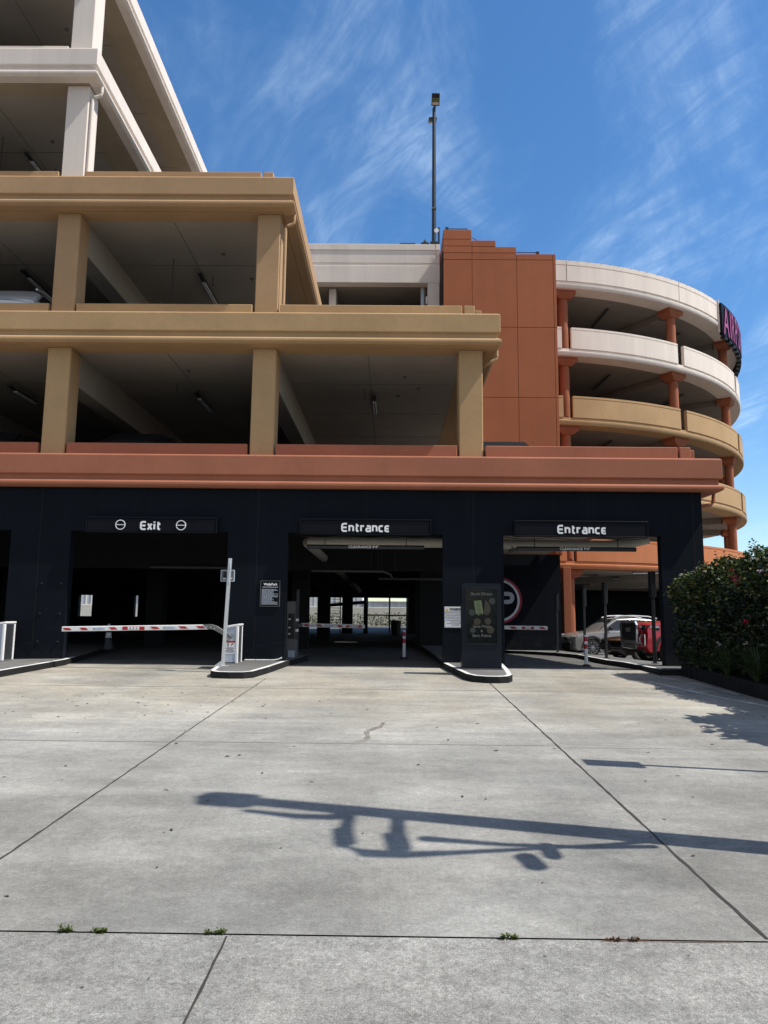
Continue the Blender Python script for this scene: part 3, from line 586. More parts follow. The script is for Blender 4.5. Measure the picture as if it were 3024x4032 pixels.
# ------------------------------------------------------------------ round ramp drum
DC = (6.3, 50.35); DR = 16.27
D = thing('ramp_drum', 'round open parking ramp drum with white, tan and orange ring parapets', 'building', (DC[0], DC[1], 0))
PHI = [7.7+24*k for k in range(-4, 7)]
DM = {2: 'orange_paint', 3: 'tan_paint', 4: 'tan_paint', 5: 'white_paint', 6: 'white_paint'}
for k in range(2, 7):
    t = T[k]; lip = [(DR, t-1.20), (DR, t-1.34), (DR-.05, t-1.41), (DR-.9, t-1.41), (DR-.9, t-1.06), (DR-.06, t-1.06), (DR-.06, t-1.17)]
    lo = MB().arc_band(lip, DC, -95, 160, 90).build('ring_slab', DM[k], D, smooth=True)
    pr = [(DR-.02, t), (DR-.02, t-.10), (DR-.045, t-.11), (DR-.045, t-.13), (DR-.02, t-.14), (DR-.02, t-1.05), (DR-.19, t-1.05), (DR-.19, t)]
    if k == 6: pr = [(DR-.02, t), (DR-.02, t-.22), (DR-.045, t-.23), (DR-.045, t-.26), (DR-.02, t-.27), (DR-.02, t-1.05), (DR-.19, t-1.05), (DR-.19, t)]
    for a in PHI:
        g = .09 if k == 6 else .85
        MB().arc_band(pr, DC, a+g-.25*(k != 6), a+24-g-.25*(k != 6), 14).build('ring_parapet', DM[k], D, smooth=True)
    MB().arc_band([(DR-.9, t-1.405), (6.5, t-1.405), (6.5, t-1.05), (DR-.9, t-1.05)], DC, -100, 170, 72).build('ramp_slab', 'bounce_lit_ceiling' if k == 2 else 'ramp_ceiling_paint', D)
    if k == 6:
        m = MB()
        for a in range(-8, 64, 2): aa = rad(a+.3*sin(a)); m.obox((DC[0]+(DR-.1)*sin(aa), DC[1]-(DR-.1)*cos(aa), t+.012), (.006*cos(aa), .006*sin(aa), 0), (.11*sin(aa), -.11*cos(aa), 0), (0, 0, .012))
        m.build('coping_joint', 'panel_grey', D)
    cr = DR-.62
    for a in PHI:
        if a > 110 or a < -20: continue
        aa = rad(a); p = Vector((DC[0]+cr*sin(aa), DC[1]-cr*cos(aa), 0)); er = Vector((sin(aa), -cos(aa), 0)); et = Vector((cos(aa), sin(aa), 0)); zc = t-1.41; zb = (T[k-1]-1.06) if k > 2 else 0.0
        co = MB().lathe([(.235, zb), (.235, zc-.5), (.235, zc-.36)], p, 20).build('column', 'column_orange_paint', D, smooth=True)
        m = MB(); vs = []
        for z, q in ((zc-.40, .26), (zc-.20, .54), (zc+.01, .54)):
            for i, j in ((-1, -1), (1, -1), (1, 1), (-1, 1)): w_ = .38 if q > .5 else .26; vs.append(p+et*q*i+er*w_*j+Vector((0, 0, z)))
        m.add(vs, [(0, 1, 2, 3), (8, 11, 10, 9)]+[(4*l+i, 4*l+(i+1) % 4, 4*l+4+(i+1) % 4, 4*l+4+i) for l in (0, 1) for i in range(4)]); m.build('capital', 'column_orange_paint', co)
        m = MB(); q0 = p-er*.5; q1 = p-er*8.2
        m.obox((q0+q1)/2+Vector((0, 0, zc-.17)), (q1-q0)/2, et*.22, (0, 0, .165)); m.build('beam', 'bounce_lit_ceiling' if k == 2 else 'ramp_ceiling_paint', D)
MB().lathe([(7.0, 3.88), (7.0, T[6]-1.4)], (DC[0], DC[1], 0), 64).build('core_wall', 'dark_wall_paint', D, smooth=True)
MB().arc_band([(15.4, -.1), (15.4, 3.88), (15.1, 3.88), (15.1, -.1)], DC, 70, 188, 60).build('ground_core_wall', 'dark_wall_paint', D, smooth=True)
MB().box((7.76, 33.3, -.05), (8.10, 33.8, 3.9)).build('pilaster', 'column_orange_paint', D, bevel=.015)

# channel letter sign on the drum
SG = thing('rooftop_sign', 'curved black sign with magenta channel letters AIRPORT on the drum', 'sign', (DC[0]+DR*sin(rad(55)), DC[1]-DR*cos(rad(55)), T[6]-1.5))
a0 = 45.9; SR = DR+.22
def onarc(R_, u, v, w=0, a_=a0):
    a = rad(a_)+u/SR; q = R_+w; return (DC[0]+q*sin(a), DC[1]-q*cos(a), v)
u = 0.02; zb_ = T[6]-1.82
for ch, wd in (('A', .90), ('I', .17), ('R', .52), ('P', .50), ('O', .62), ('R', .52), ('T', .50)):
    m = MB(); size = 1.66/.729; bx = MB(); text_into(bx, ch, (0, 0, 0), (1, 0, 0), (0, 1, 0), size, 0, 'l', .03); xs = [v[0] for v in bx.v]; x0, x1 = min(xs), max(xs); kx = wd/(x1-x0)
    u_ = u
    text_into(m, ch, (0, 0, 0), (1, 0, 0), (0, 1, 0), size, .06, 'l', .03, 1.0, fn=lambda x, y, z: onarc(SR, u_+(x-x0)*kx, zb_+y, z-.06))
    lo = m.build('letter', 'sign_maroon', SG)
    m = MB(); text_into(m, ch, (0, 0, 0), (1, 0, 0), (0, 1, 0), size, .0, 'l', .012, 1.0, fn=lambda x, y, z: onarc(SR, u_+(x-x0)*kx, zb_+y, z+.008)); m.build('letter_face', 'letter_magenta', lo)
    u += wd+.20
m = MB(); m.arc_band([(SR-.04, T[6]-1.90), (SR-.04, T[6]-.08), (SR-.20, T[6]-.08), (SR-.20, T[6]-1.90)], DC, a0-.25, 112, 40); m.build('backing_panel', 'sign_black', SG)
for i in range(22): a = a0+1.0+i*2.9; MB().arc_band([(SR-.06, T[6]-2.0), (SR-.06, T[6]-1.88), (SR-.30, T[6]-1.88), (SR-.30, T[6]-2.0)], DC, a, a+1.6, 3).build('raceway', 'post_black', SG)
MB().arc_band([(DR+.06, T[6]-1.75), (DR+.06, T[6]+.12), (DR-.04, T[6]+.12), (DR-.04, T[6]-1.75)], DC, a0-.45, a0-.32, 1).build('end_plate', 'white_paint', SG)

# ------------------------------------------------------------------ roof equipment
PL = thing('light_pole', 'tall dark light pole with two floodlight heads on the garage roof', 'light pole', (1.99, 34, 18.0)); px, py = 1.99, 34.0
m = MB(); m.tube([(px, py, 18.0), (px, py, 26.9)], [.115, .085], 12); m.build('pole', 'pole_blue_black', PL, smooth=True)
MB().box((px-.19, py-.19, 18.0), (px+.19, py+.19, 19.70)).build('base', 'post_black', PL, bevel=.02)
m = MB(); m.tube([(px, py, 26.7), (px+.03, py-.1, 26.95)], .06, 8); m.build('bracket', 'pole_blue_black', PL)
def head(c, tilt, nm):
    c = Vector(c); a = Vector((1, 0, 0)); b = Vector((0, cos(tilt), sin(tilt))); n_ = a.cross(b)
    h = MB().obox(c, a*.20, b*.28, n_*.05).build('lamp_head', 'post_black', PL, bevel=.02)
    MB().obox(c-n_*.056, a*.165, b*.085, n_*.004).build('lens', 'ticket_green', h); MB().obox(c-n_*.056+b*.165, a*.165, b*.065, n_*.004).build('lens', 'pipe_grey', h)
head((px+.06, py-.30, 27.15), rad(-38), 'a'); head((px-.06, py+.3, 26.45), rad(14), 'b')
MB().box((px-.11, py-.11, 21.45), (px+.11, py+.11, 21.52)).build('clamp', 'panel_grey', PL)
V = thing('roof_vent', 'short black roof vent beside the light pole on the white parapet', 'vent', (1.53, 33.4, 18.6)); MB().lathe([(.17, 18.6), (.17, 19.28), (.20, 19.29), (.20, 19.35), (.10, 19.40)], (1.53, 33.4, 0), 16).build('vent_body', 'pole_blue_black', V, smooth=True)
MB().lathe([(.03, 19.38), (.06, 19.45), (.06, 19.53), (.01, 19.58)], (1.53, 33.4, 0), 12).build('vent_cap', 'panel_grey', V, smooth=True)
V = thing('roof_mast', 'slim black mast with a pale dish on the roof next to the tower', 'antenna', (2.12, 33.2, 18.6)); MB().box((2.13, 33.15, 18.6), (2.22, 33.25, 20.06)).build('mast', 'pole_blue_black', V, bevel=.01)
MB().lathe([(.02, .0), (.09, -.02), (.11, -.04), (.11, -.06), (.02, -.06)], (2.06, 33.14, 19.86), 18, 'y').build('dish', 'tube_white', V, smooth=True)
tag(MB().box((.32, 33.25, 19.0), (1.06, 33.33, 19.31)).build('roof_panel', 'sign_maroon', None, bevel=.015), 'low dark red panel lying on the wing roof edge', 'panel')

# ------------------------------------------------------------------ signs over the lanes
def lane_sign(x0, x1, label, word, wx0, wx1, rings=()):
    S = thing('lane_sign', label, 'sign', ((x0+x1)/2, WALL, 3.5)); yf = F+.04
    b = MB().box((x0+.03, yf+.012, 3.50), (x1-.03, WALL-.003, 3.80)).build('sign_box', 'sign_black', S, bevel=.012)
    m = MB(); m.box((x0, yf, 3.80), (x1, WALL-.003, 3.835)); m.box((x0, yf, 3.475), (x1, WALL-.003, 3.499)); m.box((x0, yf, 3.499), (x0+.029, WALL-.003, 3.799)); m.box((x1-.029, yf, 3.499), (x1, WALL-.003, 3.799)); m.build('sign_frame', 'sign_black', S, bevel=.006)
    m = MB(); stroke_text(m, word, ((wx0+wx1)/2, yf+.010, 3.555), (1, 0, 0), (0, 0, 1), .165, wx1-wx0, .235, (0, -.012, 0)); m.build('lettering', 'white_letter', S)
    for rx in rings:
        m = MB(); ribbon(m, [(.105*cos(2*pi*i/40), .105*sin(2*pi*i/40)) for i in range(40)], .017, (rx, yf+.010, 3.652), (1, 0, 0), (0, 0, 1), (0, -.012, 0), closed=True)
        m.box((rx-.095, yf-.003, 3.645), (rx+.095, yf+.010, 3.660)); m.build('ring_symbol', 'white_letter', S)
lane_sign(-6.90, -3.92, 'black sign reading Exit between two ring symbols', 'Exit', -5.66, -5.19, (-6.11, -4.735))
lane_sign(-2.05, .91, 'black sign reading Entrance above the middle opening', 'Entrance', -1.11, -.02)
lane_sign(2.78, 5.79, 'black sign reading Entrance above the right opening, by the hedge', 'Entrance', 3.75, 4.85)
def clearance(x0, x1, tx, label):
    y = 17.32; z = 3.265; S = thing('clearance_bar', label, 'clearance bar', ((x0+x1)/2, y, z), 'clearance bars hanging in the entrance lanes')
    MB().tube([(x0, y, z), (x0+.004, y, z), (x1-.004, y, z), (x1, y, z)], [.045, .052, .052, .045], 16).build('bar', 'dark_metal', S, smooth=True)
    m = MB(); text_into(m, "CLEARANCE 9'4\"", (tx, y-.055, z-.028), (1, 0, 0), (0, 0, 1), .085, .001, 'c', .0025, 1.12); m.build('lettering', 'white_letter', S)
    for x in (x0+.42, x1-.42):
        m = MB()
        for i in range(9): zz_ = z+.05+i*.115; m.obox((x, y, zz_+.05), (.010, 0, 0), (0, .010, 0), (0, 0, .045 if i % 2 else .052))
        m.build('chain', 'post_black', S)
clearance(-1.96, .79, -.63, 'dark clearance bar hung in the middle entrance'); clearance(2.96, 5.75, 4.31, 'dark clearance bar hung in the right entrance')
S = thing('security_camera', 'small dark camera under the ceiling at left of right entrance', 'camera', (2.86, 17.3, 3.2)); MB().obox((2.86, 17.3, 3.22), (.075, .02, .02), (-.02, .05, 0), (0, 0, .042)).build('housing', 'dark_metal', S, bevel=.012); MB().lathe([(.03, 0), (.03, -.05)], (2.80, 17.25, 3.19), 12, 'y').build('lens_hood', 'post_black', S)
MB().tube([(2.86, 17.32, 3.24), (2.86, 17.36, 3.32)], .014, 8).build('mount', 'post_black', S)
# wall notices
S = thing('wall_sign', 'black notice board titled WallyPark with rows of white print on the pillar', 'sign', (-2.69, WALL, 1.87)); S['label'] = 'black notice board with white title and rows of white print on the pillar'
MB().box((-2.905, WALL-.022, 1.865), (-2.485, WALL-.002, 2.42)).build('board', 'sign_black', S, bevel=.012); m = MB()
for a, b in (((-2.905, 2.42), (-2.485, 2.43)), ((-2.905, 1.855), (-2.485, 1.865)), ((-2.915, 1.855), (-2.905, 2.43)), ((-2.485, 1.855), (-2.475, 2.43))): m.box((a[0], WALL-.026, a[1]), (b[0], WALL-.002, b[1]))
m.build('frame', 'panel_grey', S)
m = MB(); text_into(m, 'WallyPark', (-2.69, WALL-.0235, 2.325), (1, 0, 0), (0, 0, 1), .073, .001, 'c', .0022); m.build('title', 'white_letter', S)
m = MB(); illegible(m, -2.87, -2.52, 2.27, 2.30, WALL-.0222, 1, .002, True, 2); illegible(m, -2.88, -2.51, 1.895, 2.245, WALL-.0222, 17, .002, False, 5); m.build('print', 'logo_grey', S)
S = thing('warning_sign', 'white WARNING notice with black print beside the dark kiosk', 'sign', (1.46, WALL, 1.43)); x0, x1 = 1.22, 1.72
MB().box((x0, WALL-.014, 1.425), (x1, WALL-.002, 1.885)).build('board', 'paper_white', S, bevel=.01); m = MB()
for a, b in (((x0+.012, 1.868), (x1-.012, 1.872)), ((x0+.012, 1.438), (x1-.012, 1.442)), ((x0+.012, 1.438), (x0+.016, 1.872)), ((x1-.016, 1.438), (x1-.012, 1.872)), ((x0+.012, 1.785), (x1-.012, 1.789))): m.box((a[0], WALL-.0155, a[1]), (b[0], WALL-.012, b[1]))
m.build('border', 'ink_black', S)
m = MB(); m.prism([(-.036, 0), (.036, 0), (0, .062)], (x0+.062, WALL-.0145, 1.798), (1, 0, 0), (0, 0, 1), (0, -.002, 0)); m.build('triangle', 'warning_yellow', S)
m = MB(); text_into(m, '!', (x0+.062, WALL-.0168, 1.803), (1, 0, 0), (0, 0, 1), .05, .0005); text_into(m, 'WARNING', (x0+.115, WALL-.0145, 1.805), (1, 0, 0), (0, 0, 1), .078, .001, 'l', .0035); m.build('title', 'ink_black', S)
m = MB()
for i, tx in enumerate(('BREATHING THE AIR IN THIS PARKING GARAGE', 'CAN EXPOSE YOU TO CHEMICALS INCLUDING', 'CARBON MONOXIDE AND GASOLINE OR', 'DIESEL ENGINE EXHAUST, WHICH ARE KNOWN', 'TO THE STATE OF CALIFORNIA TO CAUSE', 'CANCER AND BIRTH DEFECTS OR OTHER', 'REPRODUCTIVE HARM.', 'DO NOT STAY IN THIS AREA LONGER', 'THAN NECESSARY.')):
    text_into(m, tx, ((x0+x1)/2, WALL-.0145, 1.752-i*.0345), (1, 0, 0), (0, 0, 1), .0245, .0006, 'c', .0004, .92)
m.build('print', 'ink_black', S)

# ------------------------------------------------------------------ barrier gates
def barrier_arm(G_, x0, x1, y, z0, z1, stripes, plate, marks):
    """boom from x0 (tip) to x1 along X, height .10"""
    h = .052; m = MB(); zf = lambda x: z0+(z1-z0)*(x-x0)/(x1-x0)
    m.add([(x, y+dy, zf(x)+dz) for x in (x0, x1) for dy, dz in ((-.03, -h), (.03, -h), (.03, h), (-.03, h))], [(0, 1, 2, 3), (7, 6, 5, 4)]+[(i, (i+1) % 4, 4+(i+1) % 4, 4+i) for i in range(4)])
    a = m.build('arm', 'metal_white', G_, bevel=.012, seg=2)
    for s0, s1 in stripes:
        m = MB(); w = (s1-s0)*.68; m.add([(s0, y-.0335, zf(s0)+.026), (s0+w, y-.0335, zf(s0)+.026), (s1, y-.0335, zf(s1)-.030), (s1-w, y-.0335, zf(s1)-.030)], [(0, 1, 2, 3)]); m.build('stripe', 'red_reflect', a)
    p0, p1 = plate
    pb = MB().box((p0, y-.036, zf(p0)-.036), (p1, y-.031, zf(p1)+.028)).build('plate', 'red_reflect', a)
    q = (p1-p0)*.24; MB().box((p0+q, y-.0385, zf(p0)-.028), (p1-q, y-.0362, zf(p1)+.022)).build('plate_print', 'paper_white', pb)
    m = MB(); pc = (p0+p1)/2
    for dx in (-.07, 0, .07): m.box((pc+dx-.014, y-.040, zf(pc)-.018), (pc+dx+.014, y-.0386, zf(pc)+.014))
    m.build('symbol', 'ink_grey', pb)
    for mx in marks:
        m = MB(); text_into(m, 'MAGNETIC', (mx, y-.034, zf(mx)-.024), (1, 0, 0), (0, 0, 1), .052, .0005, 'c', .001); m.build('lettering', 'ink_blue', a)
    return a
def cabinet(G_, x0, x1, y0, y1, z0, z1):
    b = MB(); dz = .055; b.add([(x, y, z) for y in (y0, y1) for x, z in ((x0, z0), (x1, z0), (x1, z1-.05), (x0, z1-.05-dz))], [(0, 1, 2, 3), (7, 6, 5, 4)]+[(i, (i+1) % 4, 4+(i+1) % 4, 4+i) for i in range(4)]); b = b.build('cabinet', 'cabinet_grey', G_, bevel=.012)
    m = MB()
    m.add([(x, y, z) for y in (y0-.012, y1+.012) for x, z in ((x0-.01, z1-.052-dz), (x1+.03, z1-.045), (x1+.03, z1), (x0-.01, z1-dz))], [(0, 1, 2, 3), (7, 6, 5, 4)]+[(i, (i+1) % 4, 4+(i+1) % 4, 4+i) for i in range(4)]); m.build('lid', 'metal_white', b, bevel=.008)
    m = MB(); m.box((x1-.035, y0-.014, z0), (x1+.018, y0+.05, z1-.055)); m.box((x1-.02, y1-.04, z0), (x1+.020, y1+.012, z1-.055)); m.build('corner_post', 'metal_white', b, bevel=.008)
    m = MB(); m.box((x1+.0005, y0+.055, z0+.02), (x1+.004, y1-.045, z1-.07)); m.build('side_panel', 'dark_metal', b)
    MB().box((x0+.01, y0-.006, z0-.002), (x1-.04, y0-.001, z0+.022)).build('foot', 'post_black', b)
    return b
B1 = thing('barrier_gate', 'closed red and white barrier arm across the exit lane', 'barrier gate', (-3.36, 16.1, .64), 'barrier gates at the lanes')
zc = .64; x0, x1, y0, y1 = -3.53, -3.245, 15.98, 16.42
cb = cabinet(B1, x0, x1, y0, y1, zc, 1.475)
m = MB(); m.box((-3.505, y0-.0035, .84), (-3.29, y0-.001, 1.11)); st = m.build('sticker', 'paper_white', cb)
MB().box((-3.505, y0-.005, 1.072), (-3.29, y0-.0036, 1.112)).build('sticker_header', 'red_reflect', st)
m = MB(); illegible(m, -3.495, -3.30, .86, .98, y0-.0036, 6, .0012, True, 4)
for pr in ([(-.055, 0), (-.03, 0), (-.03, .05), (-.012, .065), (-.018, .072), (-.035, .062), (-.052, .07)], [(.01, .0), (.03, .02), (.05, .02), (.04, .03), (.062, .055), (.075, .045), (.07, .065), (.05, .07), (.03, .055), (.025, .03)]): m.prism(pr, (-3.40, y0-.0036, .99), (1, 0, 0), (0, 0, 1), (0, -.0012, 0))
m.build('pictogram', 'ink_black', st)
ya = 15.90
barrier_arm(B1, -6.98, -3.86, ya, 1.325, 1.40, [(-6.97, -6.75), (-6.61, -6.40), (-5.98, -5.78), (-5.10, -4.88), (-4.50, -4.28), (-4.12, -3.91)], (-5.68, -5.21), (-6.18, -4.68))
m = MB(); m.prism([(-3.97, 1.452), (-3.80, 1.458), (-3.68, 1.425), (-3.40, 1.265), (-3.345, 1.225), (-3.365, 1.165), (-3.42, 1.172), (-3.60, 1.27), (-3.74, 1.345), (-3.86, 1.357)], (0, ya+.032, 0), (1, 0, 0), (0, 0, 1), (0, -.085, 0)); el = m.build('arm_bracket', 'panel_grey', B1, bevel=.006)
for bx, bz in ((-3.88, 1.41), (-3.80, 1.395), (-3.72, 1.365)): MB().lathe([(.012, 0), (.012, -.006)], (bx, ya-.0535, bz), 8, 'y').build('bolt', 'metal_silver', el)
MB().lathe([(.05, 0), (.05, .10)], (-3.40, ya+.03, 1.215), 14, 'y').build('pivot', 'dark_metal', B1)
B0 = thing('barrier_gate', 'white barrier cabinet on the kerb at the left edge', 'barrier gate', (-8.5, 16.0, .64), 'barrier gates at the lanes')
cabinet(B0, -8.56, -8.26, 15.98, 16.42, .64, 1.47)
barrier_arm(B0, -12.0, -8.86, 15.9, 1.325, 1.40, [(-11.9, -11.7), (-11.4, -11.2), (-10.2, -10.0), (-9.3, -9.1)], (-10.9, -10.4), ())
B2 = thing('barrier_gate', 'barrier arm across the middle entrance lane, deep in shade', 'barrier gate', (-2.9, 21.3, .54), 'barrier gates at the lanes')
cabinet(B2, -2.95, -2.62, 20.6, 21.0, .66, 1.45)
barrier_arm(B2, -2.43, -.68, 20.5, 1.395, 1.37, [(-2.38, -2.18), (-2.02, -1.83), (-1.46, -1.28)], (-1.20, -.77), (-1.66,))
MB().prism([(-2.40, 1.44), (-2.55, 1.42), (-2.75, 1.3), (-2.70, 1.22), (-2.5, 1.33), (-2.38, 1.35)], (0, 20.54, 0), (1, 0, 0), (0, 0, 1), (0, -.08, 0)).build('arm_bracket', 'panel_grey', B2)
B3 = thing('barrier_gate', 'barrier arm in the right entrance in front of the P emblem', 'barrier gate', (2.5, 19.6, .54), 'barrier gates at the lanes')
cabinet(B3, 2.10, 2.42, 19.55, 19.95, .66, 1.45)
barrier_arm(B3, 2.75, 4.10, 19.5, 1.40, 1.395, [(3.10, 3.31), (3.86, 4.06)], (3.43, 3.75), ())
MB().prism([(2.8, 1.45), (2.6, 1.42), (2.4, 1.3), (2.44, 1.22), (2.6, 1.33), (2.8, 1.35)], (0, 19.54, 0), (1, 0, 0), (0, 0, 1), (0, -.08, 0)).build('arm_bracket', 'panel_grey', B3)

# leaning silver post with reader box
P = thing('reader_post', 'leaning silver square post holding a grey reader box at the exit', 'post', (-3.40, 15.38, .62)); m = MB()
b0 = Vector((-3.405, 15.38, .62)); t0 = Vector((-3.345, 15.42, 2.83)); ax = Vector((1, 0, 0)); ay = Vector((0, 1, 0)); vs = []
for p in (b0, t0):
    for i, j in ((-1, -1), (1, -1), (1, 1), (-1, 1)): vs.append(p+ax*.034*i+ay*.034*j)
m.add(vs, [(3, 2, 1, 0), (4, 5, 6, 7)]+[(i, (i+1) % 4, 4+(i+1) % 4, 4+i) for i in range(4)]); m.build('post', 'metal_silver', P, bevel=.006)
MB().box((-3.49, 15.29, .62), (-3.30, 15.47, .632)).build('base_plate', 'metal_silver', P); m = MB()
m.prism([(-.035, 0), (-.17, 0), (-.035, .10)], (-3.405, 15.385, .632), (1, 0, 0), (0, 0, 1), (0, -.012, 0)); m.build('gusset', 'metal_silver', P)
bz = 2.47; rb = MB().box((-3.53, 15.46, bz-.115), (-3.265, 15.53, bz+.115)).build('reader_box', 'panel_grey', P, bevel=.02)
m = MB()
for a, b in (((-3.54, bz+.105), (-3.255, bz+.12)), ((-3.54, bz-.12), (-3.255, bz-.105)), ((-3.54, bz-.105), (-3.525, bz+.105)), ((-3.27, bz-.105), (-3.255, bz+.105))): m.box((a[0], 15.452, a[1]), (b[0], 15.50, b[1]))
m.build('box_frame', 'cabinet_grey', rb, bevel=.004)
m = MB()
for x, z, w, h in ((-3.43, .05, .03, .02), (-3.46, -.06, .05, .02), (-3.31, -.055, .03, .02), (-3.35, .03, .02, .015)): m.box((x-w/2, 15.455, bz+z-h/2), (x+w/2, 15.462, bz+z+h/2))
m.build('fitting', 'tube_white', rb); MB().box((-3.49, 15.455, bz-.05), (-3.42, 15.461, bz+.08)).build('dark_panel', 'screen_black', rb)
m = MB(); m.tube([(-3.34, 15.38, 2.76), (-3.325, 15.37, 2.62), (-3.345, 15.37, 2.50), (-3.35, 15.37, 2.38), (-3.335, 15.38, 2.30), (-3.35, 15.39, 2.27)], .012, 6); m.build('cable', 'cabinet_grey', P)
P = thing('conduit_pipe', 'short white conduit lying along the wall foot behind the exit cabinet', 'pipe', (-2.9, 16.6, .66)); MB().tube([(-3.2, 16.62, .675), (-2.55, 16.63, .68), (-2.45, 16.6, .70), (-2.38, 16.58, .735)], .014, 8).build('pipe', 'metal_white', P, smooth=True)
m = MB()
for x in (-2.95, -2.62): m.box((x-.012, 16.6, .664), (x+.012, 16.65, .694))
m.build('clip', 'metal_silver', P)
# ticket machine in the middle lane
P = thing('ticket_machine', 'dark ticket machine on the kerb inside the middle lane', 'ticket machine', (-2.36, 18.2, .66)); MB().box((-2.52, 18.1, .66), (-2.25, 18.5, 2.0)).build('housing', 'panel_grey', P, bevel=.02)
m = MB(); m.box((-2.27, 18.06, 1.08), (-2.20, 18.09, 2.28)); m.build('side_plate', 'dark_metal', P); MB().box((-2.46, 18.08, 1.1), (-2.31, 18.099, 1.7)).build('front_panel', 'post_black', P)
m = MB()
for z in (1.27, 1.52): m.box((-2.27, 18.04, z), (-2.20, 18.058, z+.06))
for z in (1.2, 1.35, 1.55): m.box((-2.45, 18.07, z), (-2.40, 18.079, z+.03))
m.build('button', 'tube_white', P); MB().box((-2.44, 18.02, .66), (-2.28, 18.09, .82)).build('foot', 'cabinet_grey', P)

# digital kiosk on the right island
K = thing('kiosk', 'tall dark kiosk with an unlit screen reading Book Direct', 'kiosk', (1.88, 15.4, .60)); x0, x1, y0, y1, z0, z1 = 1.475, 2.285, 15.33, 15.60, .60, 2.355
m = MB(); r_ = .06; out = [(x0, z0+.035), (x1, z0+.035), (x1, z1-r_)]+[(x1-r_+r_*cos(a*pi/12), z1-r_+r_*sin(a*pi/12)) for a in range(1, 6)]+[(x1-r_, z1), (x0+r_, z1)]+[(x0+r_-r_*sin(a*pi/12), z1-r_+r_*cos(a*pi/12)) for a in range(1, 6)]+[(x0, z1-r_)]
plain('kiosk_paint', (0.007, 0.010, 0.017), 0.42, spec=0.2); m.prism(out, (0, y0, 0), (1, 0, 0), (0, 0, 1), (0, y1-y0, 0)); kb = m.build('kiosk_body', 'kiosk_paint', K, bevel=.01, seg=2)
MB().box((x0-.02, y0-.06, z0-.012), (x1+.02, y1+.03, z0+.034)).build('base_plate', 'dark_metal', K, bevel=.006)
m = MB(); sx0, sx1, sz0, sz1 = 1.565, 2.20, 1.13, 2.255
for a, b in (((sx0-.02, sz1), (sx1+.02, sz1+.014)), ((sx0-.03, sz0-.022), (sx1+.03, sz0)), ((sx0-.02, sz0), (sx0, sz1)), ((sx1, sz0), (sx1+.02, sz1))): m.box((a[0], y0-.016, a[1]), (b[0], y0-.0005, b[1]))
m.build('bezel', 'kiosk_paint', kb, bevel=.004); scr = MB().box((sx0, y0-.006, sz0), (sx1, y0-.0006, sz1)).build('screen', 'screen_black', K); m = MB(); yt = y0-.0065
def serif(m, s, cx, z, size): text_into(m, s, (cx, yt, z), (1, 0, 0), (0, 0, 1), size, .0003, 'c', .0022, 1.05)
for s, z, sz in (('Book Direct', 2.115, .082), ('Save More', 1.455, .080), ('&', 1.365, .072), ('Earn Points', 1.268, .080)): serif(m, s, 1.885, z, sz)
m.build('lettering', 'screen_text', scr)
for cx, cz, r_, mt in ((2.10, 1.995, .066, 'coin_dark'), (1.685, 1.76, .064, 'coin_dark'), (1.79, 1.575, .07, 'coin_gold'), (2.01, 1.585, .068, 'coin_gold'), (1.70, 1.40, .058, 'coin_dark'), (2.06, 1.41, .076, 'coin_gold')):
    m = MB(); m.add([(cx+r_*cos(2*pi*k/24), yt+.0003, cz+r_*sin(2*pi*k/24)) for k in range(24)], [tuple(range(24))]); m.build('coin', mt, scr)
m = MB(); m.prism([(-.085, .145), (.065, .16), (.11, -.115), (.0, -.145), (-.005, -.125), (-.045, -.12)], (1.81, yt+.0002, 1.85), (1, 0, 0), (0, 0, 1), (0, -.0006, 0)); tk = m.build('ticket', 'ticket_green', scr)
m = MB()
for i in range(9):
    z = 1.955-i*.026; m.obox((1.81+i*.004, yt-.0008, z), (.045, 0, .004), (0, .0002, 0), (0, 0, .003))
m.obox((1.855, yt-.0008, 1.735), (.03, 0, .003), (0, .0002, 0), (0, 0, .010)); m.build('ticket_print', 'ink_black', tk)
m = MB(); m.prism([(0, .2), (.06, .14), (.10, .05), (.105, -.03), (.06, -.1), (.0, -.11), (-.03, -.05)], (1.96, yt+.0004, 1.82), (1, 0, 0), (0, 0, 1), (0, -.0003, 0)); m.build('balloon', 'coin_gold', scr)

# flexible red and white marker posts
def marker(x, y, label):
    z = gz(x, y); P_ = thing('marker_post', label, 'marker post', (x, y, z), 'red and white marker posts')
    MB().lathe([(.12, z), (.115, z+.02), (.06, z+.045), (.05, z+.05)], (x, y, 0), 18).build('foot', 'rubber', P_, smooth=True)
    MB().lathe([(.042, z+.04), (.042, z+.74), (.036, z+.755), (.01, z+.76)], (x, y, 0), 16).build('tube', 'tube_white', P_, smooth=True)
    for a, b in ((.42, .53), (.60, .71)): MB().lathe([(.0432, z+a), (.0438, z+a+.004), (.0438, z+b-.004), (.0432, z+b)], (x, y, 0), 16).build('red_band', 'red_reflect', P_, smooth=True)
marker(.385, 20.0, 'red and white marker post in the middle lane by the shaded arm'); marker(4.80, 18.4, 'red and white marker post standing in the right entrance lane')
